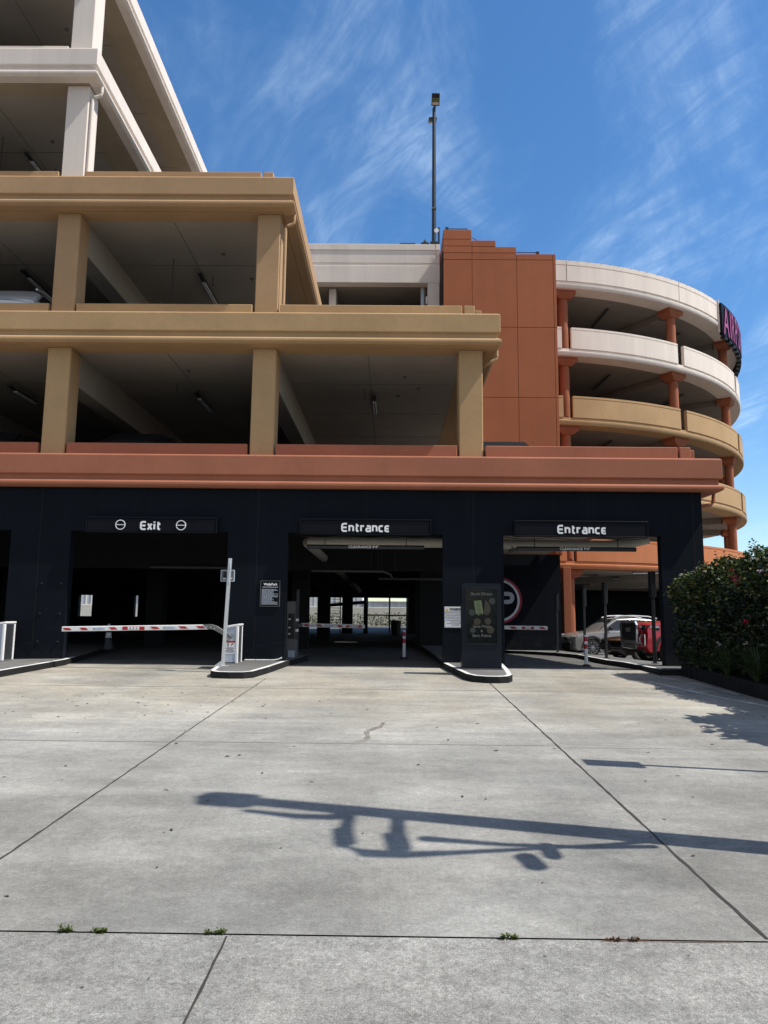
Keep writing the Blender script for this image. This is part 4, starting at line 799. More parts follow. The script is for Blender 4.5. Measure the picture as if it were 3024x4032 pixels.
# black sign posts seen from behind along the right lane kerb
for x, y, zt, lb in ((6.12, 17.4, .68, 'nearest and tallest black sign post in front of red pickup'), (6.10, 21.2, .68, 'black sign post in front of the grey crossover door'), (6.18, 23.8, .66, 'black sign post behind the sunlit marker post'), (6.12, 27.4, .64, 'farthest black sign post against the black tower base')):
    z = gz(x, y)+.125; P_ = thing('sign_post', lb, 'sign post', (x, y, z), 'black sign posts on the lane kerb')
    MB().box((x-.035, y-.035, z), (x+.035, y+.035, z+2.08)).build('post', 'post_black', P_, bevel=.006); MB().box((x-.015, y-.045, z+1.52), (x+.075, y+.22, z+2.12)).build('panel', 'post_black', P_, bevel=.004); MB().box((x-.07, y-.07, z-.002), (x+.07, y+.07, z+.012)).build('base_plate', 'dark_metal', P_)
# traffic cone on the left inner kerb
cz0 = .54+.125; C_ = thing('traffic_cone', 'grey cone with white collars on the kerb inside the exit lane', 'cone', (-7.75, 20.6, cz0)); x, y = -7.75, 20.6
MB().box((x-.18, y-.18, cz0), (x+.18, y+.18, cz0+.03)).build('cone_base', 'rubber', C_, bevel=.01); MB().lathe([(.135, cz0+.03), (.03, cz0+.70), (.02, cz0+.71)], (x, y, 0), 18).build('cone_body', 'dark_metal', C_, smooth=True)
for a, b in ((.33, .47), (.54, .70)): MB().lathe([(.137-.157*a+.004, cz0+a), (.137-.157*b+.004, cz0+b)], (x, y, 0), 18).build('collar', 'tube_white', C_, smooth=True)

# ------------------------------------------------------------------ ceiling lights
def fixture(x, y, z, L, label, lens='tube_white', rz=0.0, drop=.12, group='strip lights under the garage ceilings'):
    P_ = thing('ceiling_light', label, 'ceiling light', (x, y, z), group, rz, local=True)
    MB().box((-.055, -L/2, -drop-.05), (.055, L/2, -drop)).build('housing', 'dark_metal', P_, bevel=.008)
    for xx in (-.03, .03): MB().tube([(xx, -L/2*.5, -drop-.068), (xx, L/2*.96, -drop-.068)], .022, 8).build('tube', lens, P_, smooth=True)
    m = MB()
    for yy in (-L*.4, L*.4): m.tube([(0, yy, -drop), (0, yy, -.005)], .01, 6)
    m.build('hanger', 'post_black', P_); return P_
B_ = {3: T[3]-.765, 4: T[4]-.765, 5: T[5]-.765, 6: T[6]-.765}
for x, y, k, L, lb in ((-.50, 21.1, 3, 1.7, 'strip light in the right bay of the lower tan floor'), (-5.5, 20.95, 3, 1.9, 'strip light in the middle bay of the lower tan floor'), (-10.5, 20.3, 3, 1.6, 'strip light in the left bay of the lower tan floor'),
        (-5.48, 20.8, 4, 2.0, 'strip light in the middle bay of the upper tan floor'), (-10.47, 20.5, 4, 1.7, 'strip light in the left bay above the parked white roof'), (-10.5, 20.1, 5, 1.4, 'strip light under the white floor at far left')):
    fixture(x, y, B_[k], L, lb)
dl = ['curved ramp strip light nearest the tower on the top level', 'curved ramp strip light behind the second column on the top level', 'strip light nearest the tower on the second ramp level', 'strip light behind the second column on the second ramp level', 'strip light on the third ramp level near the tower']
for (x, y, k), lb in zip(((11.07, 37.85, 6), (15.85, 41.0, 6), (11.15, 38.15, 5), (16.1, 41.5, 5), (11.2, 38.45, 4)), dl):
    a = math.atan2(x-DC[0], DC[1]-y); fixture(x, y, T[k]-1.41, 2.6, lb, 'panel_grey', a*0.25-.03, .06, 'strip lights under the ramp ceilings')
for (x, y, rz, lb) in ((9.6, 38.0, 1.25, 'white strip light above grey crossover under the drum'), (12.4, 34.9, 1.3, 'white strip light above red pickup under the drum'), (13.0, 40, 1.3, 'short white strip light far back under the drum')):
    fixture(x, y, T[2]-1.42, 2.0, lb, 'tube_white', rz, .05, 'strip lights under the ramp ceilings')
for (x, y, lb) in ((-5.35, 27.5, 'dim strip light deep inside the exit lane'), (-.2, 24.6, 'dim strip light deep inside the middle entrance lane')): fixture(x, y, 3.75, 1.2, lb, 'tube_white', .2)

# ------------------------------------------------------------------ vehicles (nose towards -X in their own frame)
def interp(tab, x):
    if x <= tab[0][0]: return tab[0][1]
    for (a, va), (b, vb) in zip(tab, tab[1:]):
        if x <= b: return va+(vb-va)*(x-a)/(b-a)
    return tab[-1][1]
def arch(cx, r, z0, n=10):
    """points along a wheel arch, rear to front, opening at height z0"""
    a0_ = math.asin(max(-1, min(1, (z0-ARC_Z)/r))); return [(cx+r*cos(a0_+(pi-2*a0_)*i/n), ARC_Z+r*sin(a0_+(pi-2*a0_)*i/n)) for i in range(n+1)]
ARC_Z = .36
def car_shell(m, outline, halfw, crown, nose, tail, L, fr=(-1, -.97, -.86, -.6, -.25, .25, .6, .86, .97, 1)):
    """side outline swept across the width; nose and tail pulled back and the top crowned towards the sides"""
    n = len(outline); vs = []
    for f in fr:
        ins = .06*max(0, abs(f)-.9)/.1
        for x, z in outline:
            w = halfw(x, z); k = f*f
            X = x+nose*k*k*max(0, 1-x/1.0) - tail*k*k*max(0, 1-(L-x)/.8); Z = z-(crown*k if z > .8 else 0)
            if z > .8: Z -= ins*.6
            vs.append((X, f*w, Z))
    fs = [(i*n+k, i*n+(k+1) % n, (i+1)*n+(k+1) % n, (i+1)*n+k) for i in range(len(fr)-1) for k in range(n)]
    tri = tessellate_polygon([[Vector((p[0], p[1], 0)) for p in outline]]); b = (len(fr)-1)*n
    fs += [tuple(t) for t in tri] + [tuple(b+i for i in reversed(t)) for t in tri]; m.add(vs, fs)
def wheel(parent, x, y, r, w, side, spokes=10, rimmat='rim_alloy', rr=.68):
    tr = MB(); n = 28; yo = y-side*w/2
    prof = [(r*rr, -w/2), (r*.90, -w/2), (r*.98, -w*.40), (r, -w*.2), (r, w*.2), (r*.98, w*.40), (r*.90, w/2), (r*rr, w/2)]
    tr.lathe([(q[0], q[1]) for q in prof], (x, yo, r), n, 'y', True); t_ = tr.build('tyre', 'rubber', parent, smooth=True)
    m = MB(); ys = yo+side*w*.40; ro = r*rr
    m.lathe([(ro*1.01, -.10*side), (ro*1.01, .025*side), (ro*.92, .025*side), (ro*.90, -.10*side)], (x, ys, r), n, 'y', True); m.lathe([(ro*.18, -.03*side), (ro*.18, .02*side), (ro*.10, .03*side)], (x, ys, r), 12, 'y')
    for i in range(spokes):
        a = 2*pi*i/spokes; d = Vector((cos(a), 0, sin(a))); e = Vector((-sin(a), 0, cos(a)))
        m.obox(Vector((x, ys+side*.008, r))+d*ro*.55, d*ro*.40, Vector((0, .016, 0)), e*ro*(.075 if spokes > 7 else .11))
    m.build('rim', rimmat, t_); MB().lathe([(ro*.92, -.01), (ro*.92, .01)], (x, ys-side*.09, r), n, 'y').build('brake_disc', 'post_black', t_)
def glass_panel(m, pts2, yfun, side, o=.006):
    vs = [(x, side*(yfun(x, z)+o), z) for x, z in pts2]; m.add(vs, [tuple(range(len(vs)))])
def quad_panel(m, p, nrm, o=.006):
    q = [Vector(v)+Vector(nrm).normalized()*o for v in p]; m.add(q, [tuple(range(len(q)))])

def crossover(name, label, loc, rz, bodymat='car_grey', scale=1.0, group=None, cat='car'):
    global ARC_Z
    ARC_Z = .35; L = 4.84; C_ = thing(name, label, cat, loc, group, rz, local=True); C_.scale = (scale,)*3
    fa, ra = 1.0, 3.72
    out = [(.16, .24), (.06, .34), (.02, .55), (.02, .70), (.08, .80), (.22, .87), (.50, .945), (.9, 1.015), (1.42, 1.075), (2.6, 1.10), (3.8, 1.13), (4.6, 1.14), (4.78, 1.02), (4.82, .78), (4.80, .5), (4.66, .30), (ra+.43, .29)] + arch(ra, .43, .29) + [(ra-.43, .25), (fa+.43, .25)] + arch(fa, .43, .29) + [(fa-.44, .26)]
    hw = lambda x, z: .915-.05*max(0, (z-.75)/.4)-.03*max(0, (.4-z)/.4)
    m = MB(); car_shell(m, out, hw, .045, .22, .12, L); body = m.build('body', bodymat, C_, smooth=True)
    cab = [(1.30, 1.04), (1.72, 1.33), (2.12, 1.545), (2.35, 1.60), (3.0, 1.625), (3.7, 1.60), (4.1, 1.55), (4.62, 1.12), (4.6, 1.0), (1.3, 1.0)]
    cw = lambda x, z: .845-.20*max(0, (z-1.08)/.52)
    m = MB(); car_shell(m, cab, cw, .03, .0, .0, L, (-1, -.98, -.8, -.4, 0, .4, .8, .98, 1)); m.build('cabin', bodymat, C_, smooth=True)
    for s in (-1, 1):
        for pts in ([(1.62, 1.115), (2.22, 1.50), (2.78, 1.535), (2.84, 1.13)], [(2.92, 1.13), (2.86, 1.535), (3.5, 1.525), (3.74, 1.16)], [(3.82, 1.17), (3.58, 1.52), (3.95, 1.48), (4.32, 1.20)]):
            m = MB(); glass_panel(m, pts, cw, s); m.build('window', 'glass_dark', C_)
        m = MB(); m.tube([(1.50, s*.83, 1.10), (2.2, s*.705, 1.535), (2.9, s*.675, 1.57), (3.5, s*.685, 1.555), (4.0, s*.70, 1.50), (4.38, s*.79, 1.18)], .011, 6); m.build('window_trim', 'chrome', C_)
        m = MB(); m.tube([(2.15, s*.60, 1.60), (2.4, s*.60, 1.675), (3.0, s*.60, 1.70), (3.7, s*.60, 1.67), (4.1, s*.61, 1.585)], .026, 8); m.build('roof_rail', 'metal_silver', C_, smooth=True)
        m = MB(); m.obox((1.78, s*1.02, 1.16), (.06, 0, .01), (0, .10, 0), (0, 0, .065)); mi = m.build('mirror', 'post_black', C_, bevel=.03, seg=2)
        MB().box((1.76, min(s*.84, s*.94), 1.10), (1.82, max(s*.84, s*.94), 1.13)).build('mirror_arm', 'post_black', mi)
        m = MB(); m.add([(.13, s*.60, .80), (.30, s*.80, .83), (.62, s*.878, .90), (.66, s*.880, .84), (.30, s*.82, .74), (.13, s*.63, .72)], [(0, 1, 2, 3, 4, 5)]); 
        hl = MB(); hl.obox((.27, s*.735, .79), (.12, s*.10, .012), (-.02, .02, 0), (0, 0, .055)); hl.obox((.49, s*.865, .845), (.14, s*.028, .02), (-.01, .02, 0), (0, 0, .04)); h_ = hl.build('headlight', 'lamp_lens', C_, bevel=.01)
        MB().obox((.60, s*.885, .86), (.05, s*.01, .01), (0, .012, 0), (0, 0, .028)).build('marker_lens', 'amber_lens', h_)
        m = MB(); n = 14
        for cx, lab in ((fa, 'f'), (ra, 'r')):
            vs = [(cx+q*cos(pi*i/n), s*.925, .35+q*sin(pi*i/n)-.02*(i in (0, n))) for q in (.425, .50) for i in range(n+1)]
            m.add(vs, [(i, i+1, n+2+i, n+1+i) for i in range(n)])
        m.box((fa+.45, min(s*.88, s*.927), .22), (ra-.45, max(s*.88, s*.927), .37)); m.build('wheel_arch_trim', 'plastic_black', C_)
        for cx in (fa, ra): wheel(C_, cx, s*.905, .355, .225, s, 10)
        m = MB(); m.obox((2.95, s*.908, .93), (.09, 0, .004), (0, .014, 0), (0, 0, .012)); m.obox((3.8, s*.905, .96), (.09, 0, .004), (0, .014, 0), (0, 0, .012)); m.build('door_handle', bodymat, C_)
        m = MB(); m.obox((2.86, s*.906, .72), (.004, 0, 0), (0, .008, 0), (0, 0, .36)); m.obox((1.56, s*.908, .72), (.004, 0, 0), (0, .008, 0), (0, 0, .34)); m.build('door_seam', 'post_black', C_)
    m = MB(); quad_panel(m, [(1.45, -.72, 1.10), (1.45, .72, 1.10), (2.08, .60, 1.53), (2.08, -.60, 1.53)], (-.56, 0, .83), .02); m.build('windshield', 'glass_dark', C_)
    m = MB(); m.obox((.06, 0, .70), (.035, 0, 0), (0, .52, 0), (0, 0, .085)); g_ = m.build('grille', 'plastic_black', C_, bevel=.02); MB().obox((.012, 0, .745), (.012, 0, 0), (0, .50, 0), (0, 0, .018)).build('grille_bar', 'post_black', g_)
    MB().lathe([(.055, 0), (.05, -.008)], (.005, .008, .76), 14, 'y').build('badge', 'chrome', g_)
    m = MB(); m.obox((.10, 0, .42), (.07, 0, 0), (0, .80, 0), (0, 0, .16)); m.obox((.30, -.80, .50), (.16, -.07, 0), (0, .02, 0), (0, 0, .10)); m.obox((.30, .80, .50), (.16, .07, 0), (0, .02, 0), (0, 0, .10)); m.build('bumper_cladding', 'plastic_black', C_, bevel=.03)
    return C_

def pickup(label, loc, rz):
    global ARC_Z
    ARC_Z = .44; L = 5.9; C_ = thing('pickup_truck', label, 'pickup truck', loc, None, rz, local=True); fa, ra = 1.02, 4.75
    out = [(.14, .40), (.05, .50), (.02, .62), (.04, .80), (.06, 1.0), (.06, 1.20), (.12, 1.28), (.30, 1.33), (.9, 1.385), (1.62, 1.42), (1.75, 1.40), (3.6, 1.40), (3.9, 1.38), (5.84, 1.38), (5.88, 1.2), (5.86, .6), (5.8, .5), (ra+.54, .48)] + arch(ra, .54, .48) + [(ra-.54, .45), (fa+.54, .45)] + arch(fa, .54, .48) + [(fa-.55, .45)]
    hw = lambda x, z: 1.01-.06*max(0, (z-1.0)/.4)-.02*max(0, (.5-z)/.4)
    m = MB(); car_shell(m, out, hw, .05, .16, .03, L); m.build('body', 'car_red', C_, smooth=True)
    cab = [(1.66, 1.36), (2.35, 1.86), (2.6, 1.92), (3.5, 1.93), (3.78, 1.88), (3.86, 1.36)]; cw = lambda x, z: .95-.22*max(0, (z-1.4)/.52)
    m = MB(); car_shell(m, cab, cw, .03, 0, 0, L, (-1, -.98, -.8, -.4, 0, .4, .8, .98, 1)); m.build('cab', 'car_red', C_, smooth=True)
    for s in (-1, 1):
        for pts in ([(1.98, 1.44), (2.45, 1.83), (2.75, 1.85), (2.75, 1.44)], [(2.85, 1.44), (2.85, 1.85), (3.5, 1.85), (3.6, 1.44)]):
            m = MB(); glass_panel(m, pts, cw, s); m.build('window', 'glass_dark', C_)
        m = MB(); m.obox((2.05, s*1.12, 1.47), (.06, 0, 0), (0, .13, 0), (0, 0, .11)); m.build('mirror', 'post_black', C_, bevel=.03)
        hl = MB(); hl.obox((.15, s*.80, 1.17), (.05, s*.045, 0), (-.045, s*.16, 0), (0, 0, .085)); hl.obox((.40, s*.968, 1.17), (.20, s*.02, 0), (0, .012, 0), (0, 0, .085)); h_ = hl.build('headlight', 'glass_dark', C_, bevel=.012)
        m = MB(); m.obox((.10, s*.80, 1.20), (.05, s*.045, 0), (-.036, s*.12, 0), (0, 0, .03)); m.build('lamp_strip', 'lamp_lens', h_); m = MB(); m.obox((.44, s*.985, 1.20), (.14, s*.012, 0), (0, .006, 0), (0, 0, .035)); m.build('lamp_strip', 'lamp_lens', h_)
        m = MB(); fp = [(-.13, 0), (-.05, .14), (.13, .15), (.13, -.16), (-.06, -.14)]; ribbon(m, [(p[0]*s, p[1]) for p in fp], .028, (.11, s*.82, .80), Vector((s*.24*s, s*.97, 0)).normalized()*1.0 if s > 0 else Vector((-.24, .97, 0)).normalized(), (0, 0, 1), (-.03, 0, 0), closed=True); m.build('foglight_trim', 'chrome', C_)
        m = MB(); m.obox((.135, s*.82, .80), (.01, 0, 0), (.02, .11, 0), (0, 0, .12)); m.build('foglight', 'post_black', C_)
        m = MB(); n = 16
        for cx in (fa, ra):
            vs = [(cx+q*cos(pi*i/n), s*(1.022+.02*(q < .6)), .44+q*sin(pi*i/n)) for q in (.535, .63) for i in range(n+1)]; m.add(vs, [(i, i+1, n+2+i, n+1+i) for i in range(n)])
        m.build('wheel_arch_trim', 'plastic_black', C_)
        for cx in (fa, ra): wheel(C_, cx, s*1.0, .43, .28, s, 6, 'rim_alloy', .66)
    m = MB(); quad_panel(m, [(1.80, -.80, 1.45), (1.80, .80, 1.45), (2.30, .68, 1.81), (2.30, -.68, 1.81)], (-.58, 0, .8), .02); m.build('windshield', 'glass_dark', C_)
    # tall chrome framed grille with mesh and letters
    m = MB(); m.obox((.04, 0, 1.02), (.045, 0, 0), (0, .60, 0), (0, 0, .285)); g_ = m.build('grille', 'post_black', C_, bevel=.02)
    m = MB(); ribbon(m, [(-.62, -.27), (-.50, -.30), (.50, -.30), (.62, -.27), (.66, .22), (.55, .32), (-.55, .32), (-.66, .22)], .075, (.03, 0, 1.02), (0, 1, 0), (0, 0, 1), (-.06, 0, 0), closed=True); m.build('grille_frame', 'chrome', g_)
    m = MB()
    for i in range(8): m.obox((-.008, 0, .80+i*.063), (.008, 0, 0), (0, .57, 0), (0, 0, .008))
    for i in range(-8, 9): m.obox((-.010, i*.066, 1.02), (.006, 0, 0), (0, .006, 0), (0, 0, .26))
    m.build('grille_mesh', 'dark_metal', g_)
    m = MB(); text_into(m, 'GMC', (-.018, 0, 1.03), (0, -1, 0), (0, 0, 1), .17, .008, 'c', .006); m.build('lettering', 'metal_silver', g_)
    m = MB(); m.prism([(-.62, -.02), (-.80, .08), (.80, .08), (.62, -.02), (.55, -.13), (-.55, -.13)], (.055, 0, .62), (0, 1, 0), (0, 0, 1), (-.075, 0, 0)); b_ = m.build('skid_plate', 'chrome', C_, bevel=.015)
    m = MB()
    for i in range(3): m.obox((-.024, 0, .53+.05*i), (.006, 0, 0), (0, .48-.04*abs(1-i), 0), (0, 0, .012))
    m.build('air_slot', 'post_black', b_)
    m = MB(); m.obox((.17, 0, .45), (.09, 0, 0), (0, .86, 0), (0, 0, .07)); m.build('lower_bumper', 'plastic_black', C_, bevel=.02)
    return C_

def sedan(label, loc, rz, mat='car_black', group=None):
    global ARC_Z
    ARC_Z = .33; L = 4.8; C_ = thing('parked_sedan', label, 'car', loc, group, rz, local=True); fa, ra = .98, 3.75
    out = [(.16, .22), (.06, .30), (.02, .48), (.02, .64), (.09, .74), (.35, .83), (.8, .90), (1.5, .96), (2.6, 1.0), (3.9, 1.02), (4.55, 1.03), (4.76, .95), (4.8, .7), (4.76, .42), (4.6, .26), (ra+.41, .26)] + arch(ra, .41, .26) + [(ra-.41, .22), (fa+.41, .22)] + arch(fa, .41, .26) + [(fa-.42, .23)]
    hw = lambda x, z: .91-.06*max(0, (z-.65)/.4)-.03*max(0, (.4-z)/.4)
    m = MB(); car_shell(m, out, hw, .06, .30, .15, L); m.build('body', mat, C_, smooth=True)
    cab = [(1.35, .93), (1.85, 1.20), (2.25, 1.38), (2.6, 1.44), (3.2, 1.44), (3.7, 1.36), (4.3, 1.02), (4.3, .9), (1.35, .9)]; cw = lambda x, z: .83-.22*max(0, (z-1.0)/.44)
    m = MB(); car_shell(m, cab, cw, .03, 0, 0, L, (-1, -.98, -.8, -.4, 0, .4, .8, .98, 1)); m.build('cabin', mat, C_, smooth=True)
    for s in (-1, 1):
        for pts in ([(1.72, 1.03), (2.3, 1.35), (2.8, 1.385), (2.82, 1.04)], [(2.9, 1.04), (2.88, 1.385), (3.4, 1.365), (3.8, 1.08)]):
            m = MB(); glass_panel(m, pts, cw, s); m.build('window', 'glass_dark', C_)
        hl = MB(); hl.obox((.30, s*.70, .70), (.15, s*.09, .035), (-.02, .03, 0), (0, 0, .05)); hl.obox((.55, s*.83, .755), (.16, s*.035, .025), (-.01, .02, 0), (0, 0, .045)); h_ = hl.build('headlight', 'lamp_lens', C_, bevel=.015)
        MB().obox((.66, s*.858, .79), (.06, s*.012, .012), (0, .012, 0), (0, 0, .03)).build('marker_lens', 'amber_lens', h_)
        MB().lathe([(.05, 0), (.07, -.012), (.045, -.014)], (.22, s*.66, .40), 16, 'y').build('foglight', 'chrome', C_)
        m = MB(); m.obox((1.85, s*.98, 1.05), (.05, 0, 0), (0, .09, 0), (0, 0, .06)); m.build('mirror', 'post_black', C_, bevel=.025)
        for cx in (fa, ra): wheel(C_, cx, s*.90, .33, .215, s, 9)
    m = MB(); quad_panel(m, [(1.5, -.70, 1.0), (1.5, .70, 1.0), (2.2, .58, 1.365), (2.2, -.58, 1.365)], (-.46, 0, .89), .02); m.build('windshield', 'glass_dark', C_)
    m = MB(); quad_panel(m, [(4.24, .68, 1.05), (4.24, -.68, 1.05), (3.72, -.56, 1.345), (3.72, .56, 1.345)], (.5, 0, .86), .02); m.build('rear_window', 'glass_dark', C_)
    m = MB(); m.obox((.05, 0, .50), (.035, 0, 0), (0, .42, 0), (0, 0, .12)); m.build('grille', 'plastic_black', C_, bevel=.02)
    return C_
A_ = rad(8)
crossover('crossover_car', 'grey crossover with silver roof rails parked beside the orange column', (7.36, 32.2, .06), rad(10), scale=1.0)
sd = sedan('black sedan between the grey crossover and red pickup', (7.85, 27.5, .13), rad(9))
pickup('red pickup truck with tall chrome framed grille under the drum', (7.80, 24.5, .205), rad(4))
dk = T[2]-.50
d1 = dup(sd, (2.92, 23.35, T[2]-.505), rad(-90), 'black sedan roof peeking over the red parapet beside the brick tower')
crossover('crossover_car', 'white crossover with its roof showing in upper tan floor', (-9.93, 22.7, T[3]-.47), rad(-90), 'car_white', 1.10)
d2 = dup(sd, (-10.2, 22.75, dk), rad(-90), 'dark sedan roof in the left bay of the lower tan floor'); d3 = dup(sd, (-6.55, 22.75, dk-.02), rad(-90), 'dark sedan roof in the middle bay of the lower tan floor')
plain('car_dull_black', (0.010, 0.010, 0.011), 0.75, spec=0.1)
for d_ in (d1, d2, d3):
    d_.scale = (1.10, 1.10, 1.10)
    for c_ in d_.children:          # dull black override keeps sky reflections off these roofs and windows
        if c_.name.split('.')[0] in ('body', 'cabin', 'windshield', 'window', 'rear_window'): c_.material_slots[0].link = 'OBJECT'; c_.material_slots[0].material = MATS['car_dull_black']

# ------------------------------------------------------------------ planter, hedge and grasses
PB = thing('planter_kerb', 'low black planter kerb under the flowering hedge', 'planter', (6.1, 12, .4)); m = MB(); n = 18
for i in range(n):
    ya, yb = 6.5+(15.68-6.5)*i/n, 6.5+(15.68-6.5)*(i+1)/n; za, zb = SL*ya, SL*yb
    m.add([(x, y, z+dz) for y, z in ((ya, za), (yb, zb)) for x, dz in ((6.05, -.1), (6.25, -.1), (6.25, .25), (6.05, .25))], [(0, 1, 2, 3), (7, 6, 5, 4), (0, 4, 5, 1), (2, 6, 7, 3), (1, 5, 6, 2), (3, 7, 4, 0)][2:] + ([(0, 1, 2, 3)] if i == 0 else []) + ([(7, 6, 5, 4)] if i == n-1 else []))
m.build('kerb_wall', 'kerb_black', PB); m = MB(); m.add([(6.25, 6.5, SL*6.5+.2), (10.5, 6.5, SL*6.5+.2), (10.5, 15.68, SL*15.68+.2), (6.25, 15.68, SL*15.68+.2)], [(0, 1, 2, 3)]); m.build('soil', 'soil', PB)
for x, y in ((6.02, 15.2), (6.02, 14.9)): MB().box((x, y, .44), (x+.03, y+.03, .75)).build('stake', 'post_black', PB)
def leaf(mb, p, d, up, s, rnd):
    """a folded ovate leaf: six faces meeting on a midrib"""
    d = d.normalized(); w = d.cross(up); w = w.normalized() if w.length > 1e-4 else Vector((1, 0, 0)); nrm = w.cross(d); f = rnd.uniform(.15, .5)*s
    a = p; b = p+d*s; l = p+d*s*.42+w*s*.36+nrm*f*.4; r_ = p+d*s*.42-w*s*.36+nrm*f*.4; q = p+d*s*.45
    mb.add([a, l, b, r_, q], [(0, 4, 1), (1, 4, 2), (0, 3, 4), (3, 2, 4)])
def hface(y): return 6.34-.42*sstep(13.0, 15.2, y)
def htop(y):      # height of the clipped hedge above its soil
    return 1.50+.58*sstep(16.1, 14.6, y)+.06*sstep(14.5, 12.5, y)+.10*sin(y*2.1)+.07*sin(y*5.3+1)
HD = thing('flowering_hedge', 'dense green hedge with magenta blossoms at right of the entrance', 'hedge', (7.4, 13, .6)); rnd = random.Random(11)
ml = MB(); core = MB()
def hedge_pt(y, u):
    """u runs up the face then over the top; returns point, outward normal"""
    z0 = SL*y+.22; h = htop(y); face = h-.35
    if u < face:
        x = hface(y)+.10*sin(y*1.7+u*1.3)+.16*(mnoise.noise(Vector((y*1.1, u*1.2, 3)))) + .10*max(0, .6-u); return Vector((x, y, z0+u)), Vector((-1, 0, .12))
    t_ = u-face
    if t_ < .55: a = t_/.55*pi/2; return Vector((hface(y)+.35*(1-cos(a))+.1*sin(y*1.7+face*1.3), y, z0+face+.35*sin(a)+.10*mnoise.noise(Vector((y*1.4, t_, 9))))), Vector((-cos(a), 0, sin(a)))
    return Vector((hface(y)+.35+(t_-.55), y, z0+h+.14*mnoise.noise(Vector((y*1.4, t_*1.3, 9))))), Vector((0, 0, 1))
Y0, Y1 = 8.0, 15.9
for i in range(36000):
    y = rnd.uniform(Y0, Y1); h = htop(y); u = rnd.uniform(.05, h-.35+.55+1.4)
    if rnd.random() < .35*(u < 1.1): continue
    p, nr = hedge_pt(y, u); dep = rnd.random()**1.6*.38-.06
    if mnoise.noise(p*1.9+Vector((5, 0, 0))) > .33: dep += .16
    if y > 15.6: dep += (y-15.6)*.5
    p = p-nr*dep; d = Vector((rnd.gauss(0, 1), rnd.gauss(0, 1), rnd.gauss(-.1, .8)))+nr*.9; s_ = rnd.uniform(.055, .105)
    k = rnd.random(); topish = u > h-.75
    ml.cur = 2 if (topish and k < .10) or k < .012 else (1 if k < (.70 if topish else .10) else 0)  # mixed greens, brighter on top, darker on the face: sun and shade in the colours
    leaf(ml, p, d, nr+Vector((rnd.gauss(0, .5), rnd.gauss(0, .5), .5)), s_, rnd)
# long shoots sticking out of the top
for i in range(150):
    y = rnd.uniform(9, 15.9); h = htop(y); p, nr = hedge_pt(y, rnd.uniform(h-.2, h+1.2)); d = Vector((rnd.gauss(0, .35), rnd.gauss(0, .35), 1)).normalized(); Ls = rnd.uniform(.10, .38)*(1.25 if rnd.random() < .25 else .8)
    for k in range(int(Ls/.035)):
        q = p+d*(.035*k); a = k*2.4; ml.cur = rnd.choice((0, 1, 1, 2)); leaf(ml, q, Vector((cos(a), sin(a), .6)), d, rnd.uniform(.05, .085), rnd)
for i in range(60):      # side shoots leaning over the kerb
    y = rnd.uniform(9, 15.9); p, nr = hedge_pt(y, rnd.uniform(.5, htop(y)-.4)); d = Vector((-1, rnd.gauss(0, .5), rnd.gauss(.3, .4))).normalized()
    for k in range(rnd.randint(3, 8)):
        q = p+d*(.035*k); a = k*2.4; ml.cur = rnd.choice((0, 1, 1)); leaf(ml, q, Vector((d.x, cos(a), sin(a)*.6)), d.cross(Vector((0, 1, 0))), rnd.uniform(.05, .08), rnd)
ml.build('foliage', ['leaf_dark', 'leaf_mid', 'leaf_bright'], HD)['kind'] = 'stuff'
m = MB()
for i in range(46):
    y = 8.2+i*.168; x = 6.95+.12*sin(i*3.7); pts = [Vector((x, y, SL*y+.2))]
    for k in range(6): pts.append(pts[-1]+Vector((rnd.gauss(0, .07), rnd.gauss(0, .07), htop(y)/7)))
    m.tube(pts, [.03, .028, .024, .02, .016, .012, .008], 6)
    for k in (2, 3, 4): 
        e = pts[k]+Vector((rnd.choice((-1, 1))*rnd.uniform(.2, .42), rnd.gauss(0, .2), rnd.uniform(.2, .4))); m.tube([pts[k], e], [.013, .006], 5)
m.build('stems', 'bark', HD)
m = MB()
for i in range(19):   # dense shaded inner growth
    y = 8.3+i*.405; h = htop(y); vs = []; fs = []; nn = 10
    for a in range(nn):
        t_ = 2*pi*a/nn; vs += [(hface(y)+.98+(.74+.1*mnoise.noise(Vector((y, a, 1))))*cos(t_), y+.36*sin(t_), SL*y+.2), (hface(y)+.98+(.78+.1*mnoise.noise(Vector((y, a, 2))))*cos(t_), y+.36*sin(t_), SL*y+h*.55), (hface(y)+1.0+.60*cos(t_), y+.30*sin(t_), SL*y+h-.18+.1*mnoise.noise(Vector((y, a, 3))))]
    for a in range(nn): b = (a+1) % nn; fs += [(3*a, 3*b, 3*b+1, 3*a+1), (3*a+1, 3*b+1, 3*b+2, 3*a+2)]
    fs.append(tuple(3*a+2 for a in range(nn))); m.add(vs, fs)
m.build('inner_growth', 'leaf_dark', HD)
def blossom(p, n, spread, mat='petal'):
    m = MB()
    for i in range(n):
        q = p+Vector((rnd.gauss(0, spread*.5), rnd.gauss(0, spread), rnd.gauss(0, spread*.7))); d = Vector((-1, rnd.gauss(0, .8), rnd.gauss(.3, .8)))
        for k in range(3): leaf(m, q, d+Vector((rnd.gauss(0, .6), rnd.gauss(0, .6), rnd.gauss(0, .6))), Vector((0, 0, 1)), rnd.uniform(.05, .075), rnd)
    m.build('blossom', mat, HD)
for (y, u, n, sp, mt) in ((13.75, 1.9, 7, .045, 'petal'), (13.3, 1.72, 13, .06, 'petal'), (12.9, 1.0, 6, .045, 'petal'), (15.0, 2.0, 9, .06, 'petal_pale'), (12.35, 1.9, 5, .05, 'petal_pale'), (13.9, .55, 3, .03, 'petal_pale'), (13.1, .62, 3, .03, 'petal_pale')):
    p, nr = hedge_pt(y, u); blossom(p+nr*.05, n, sp, mt)
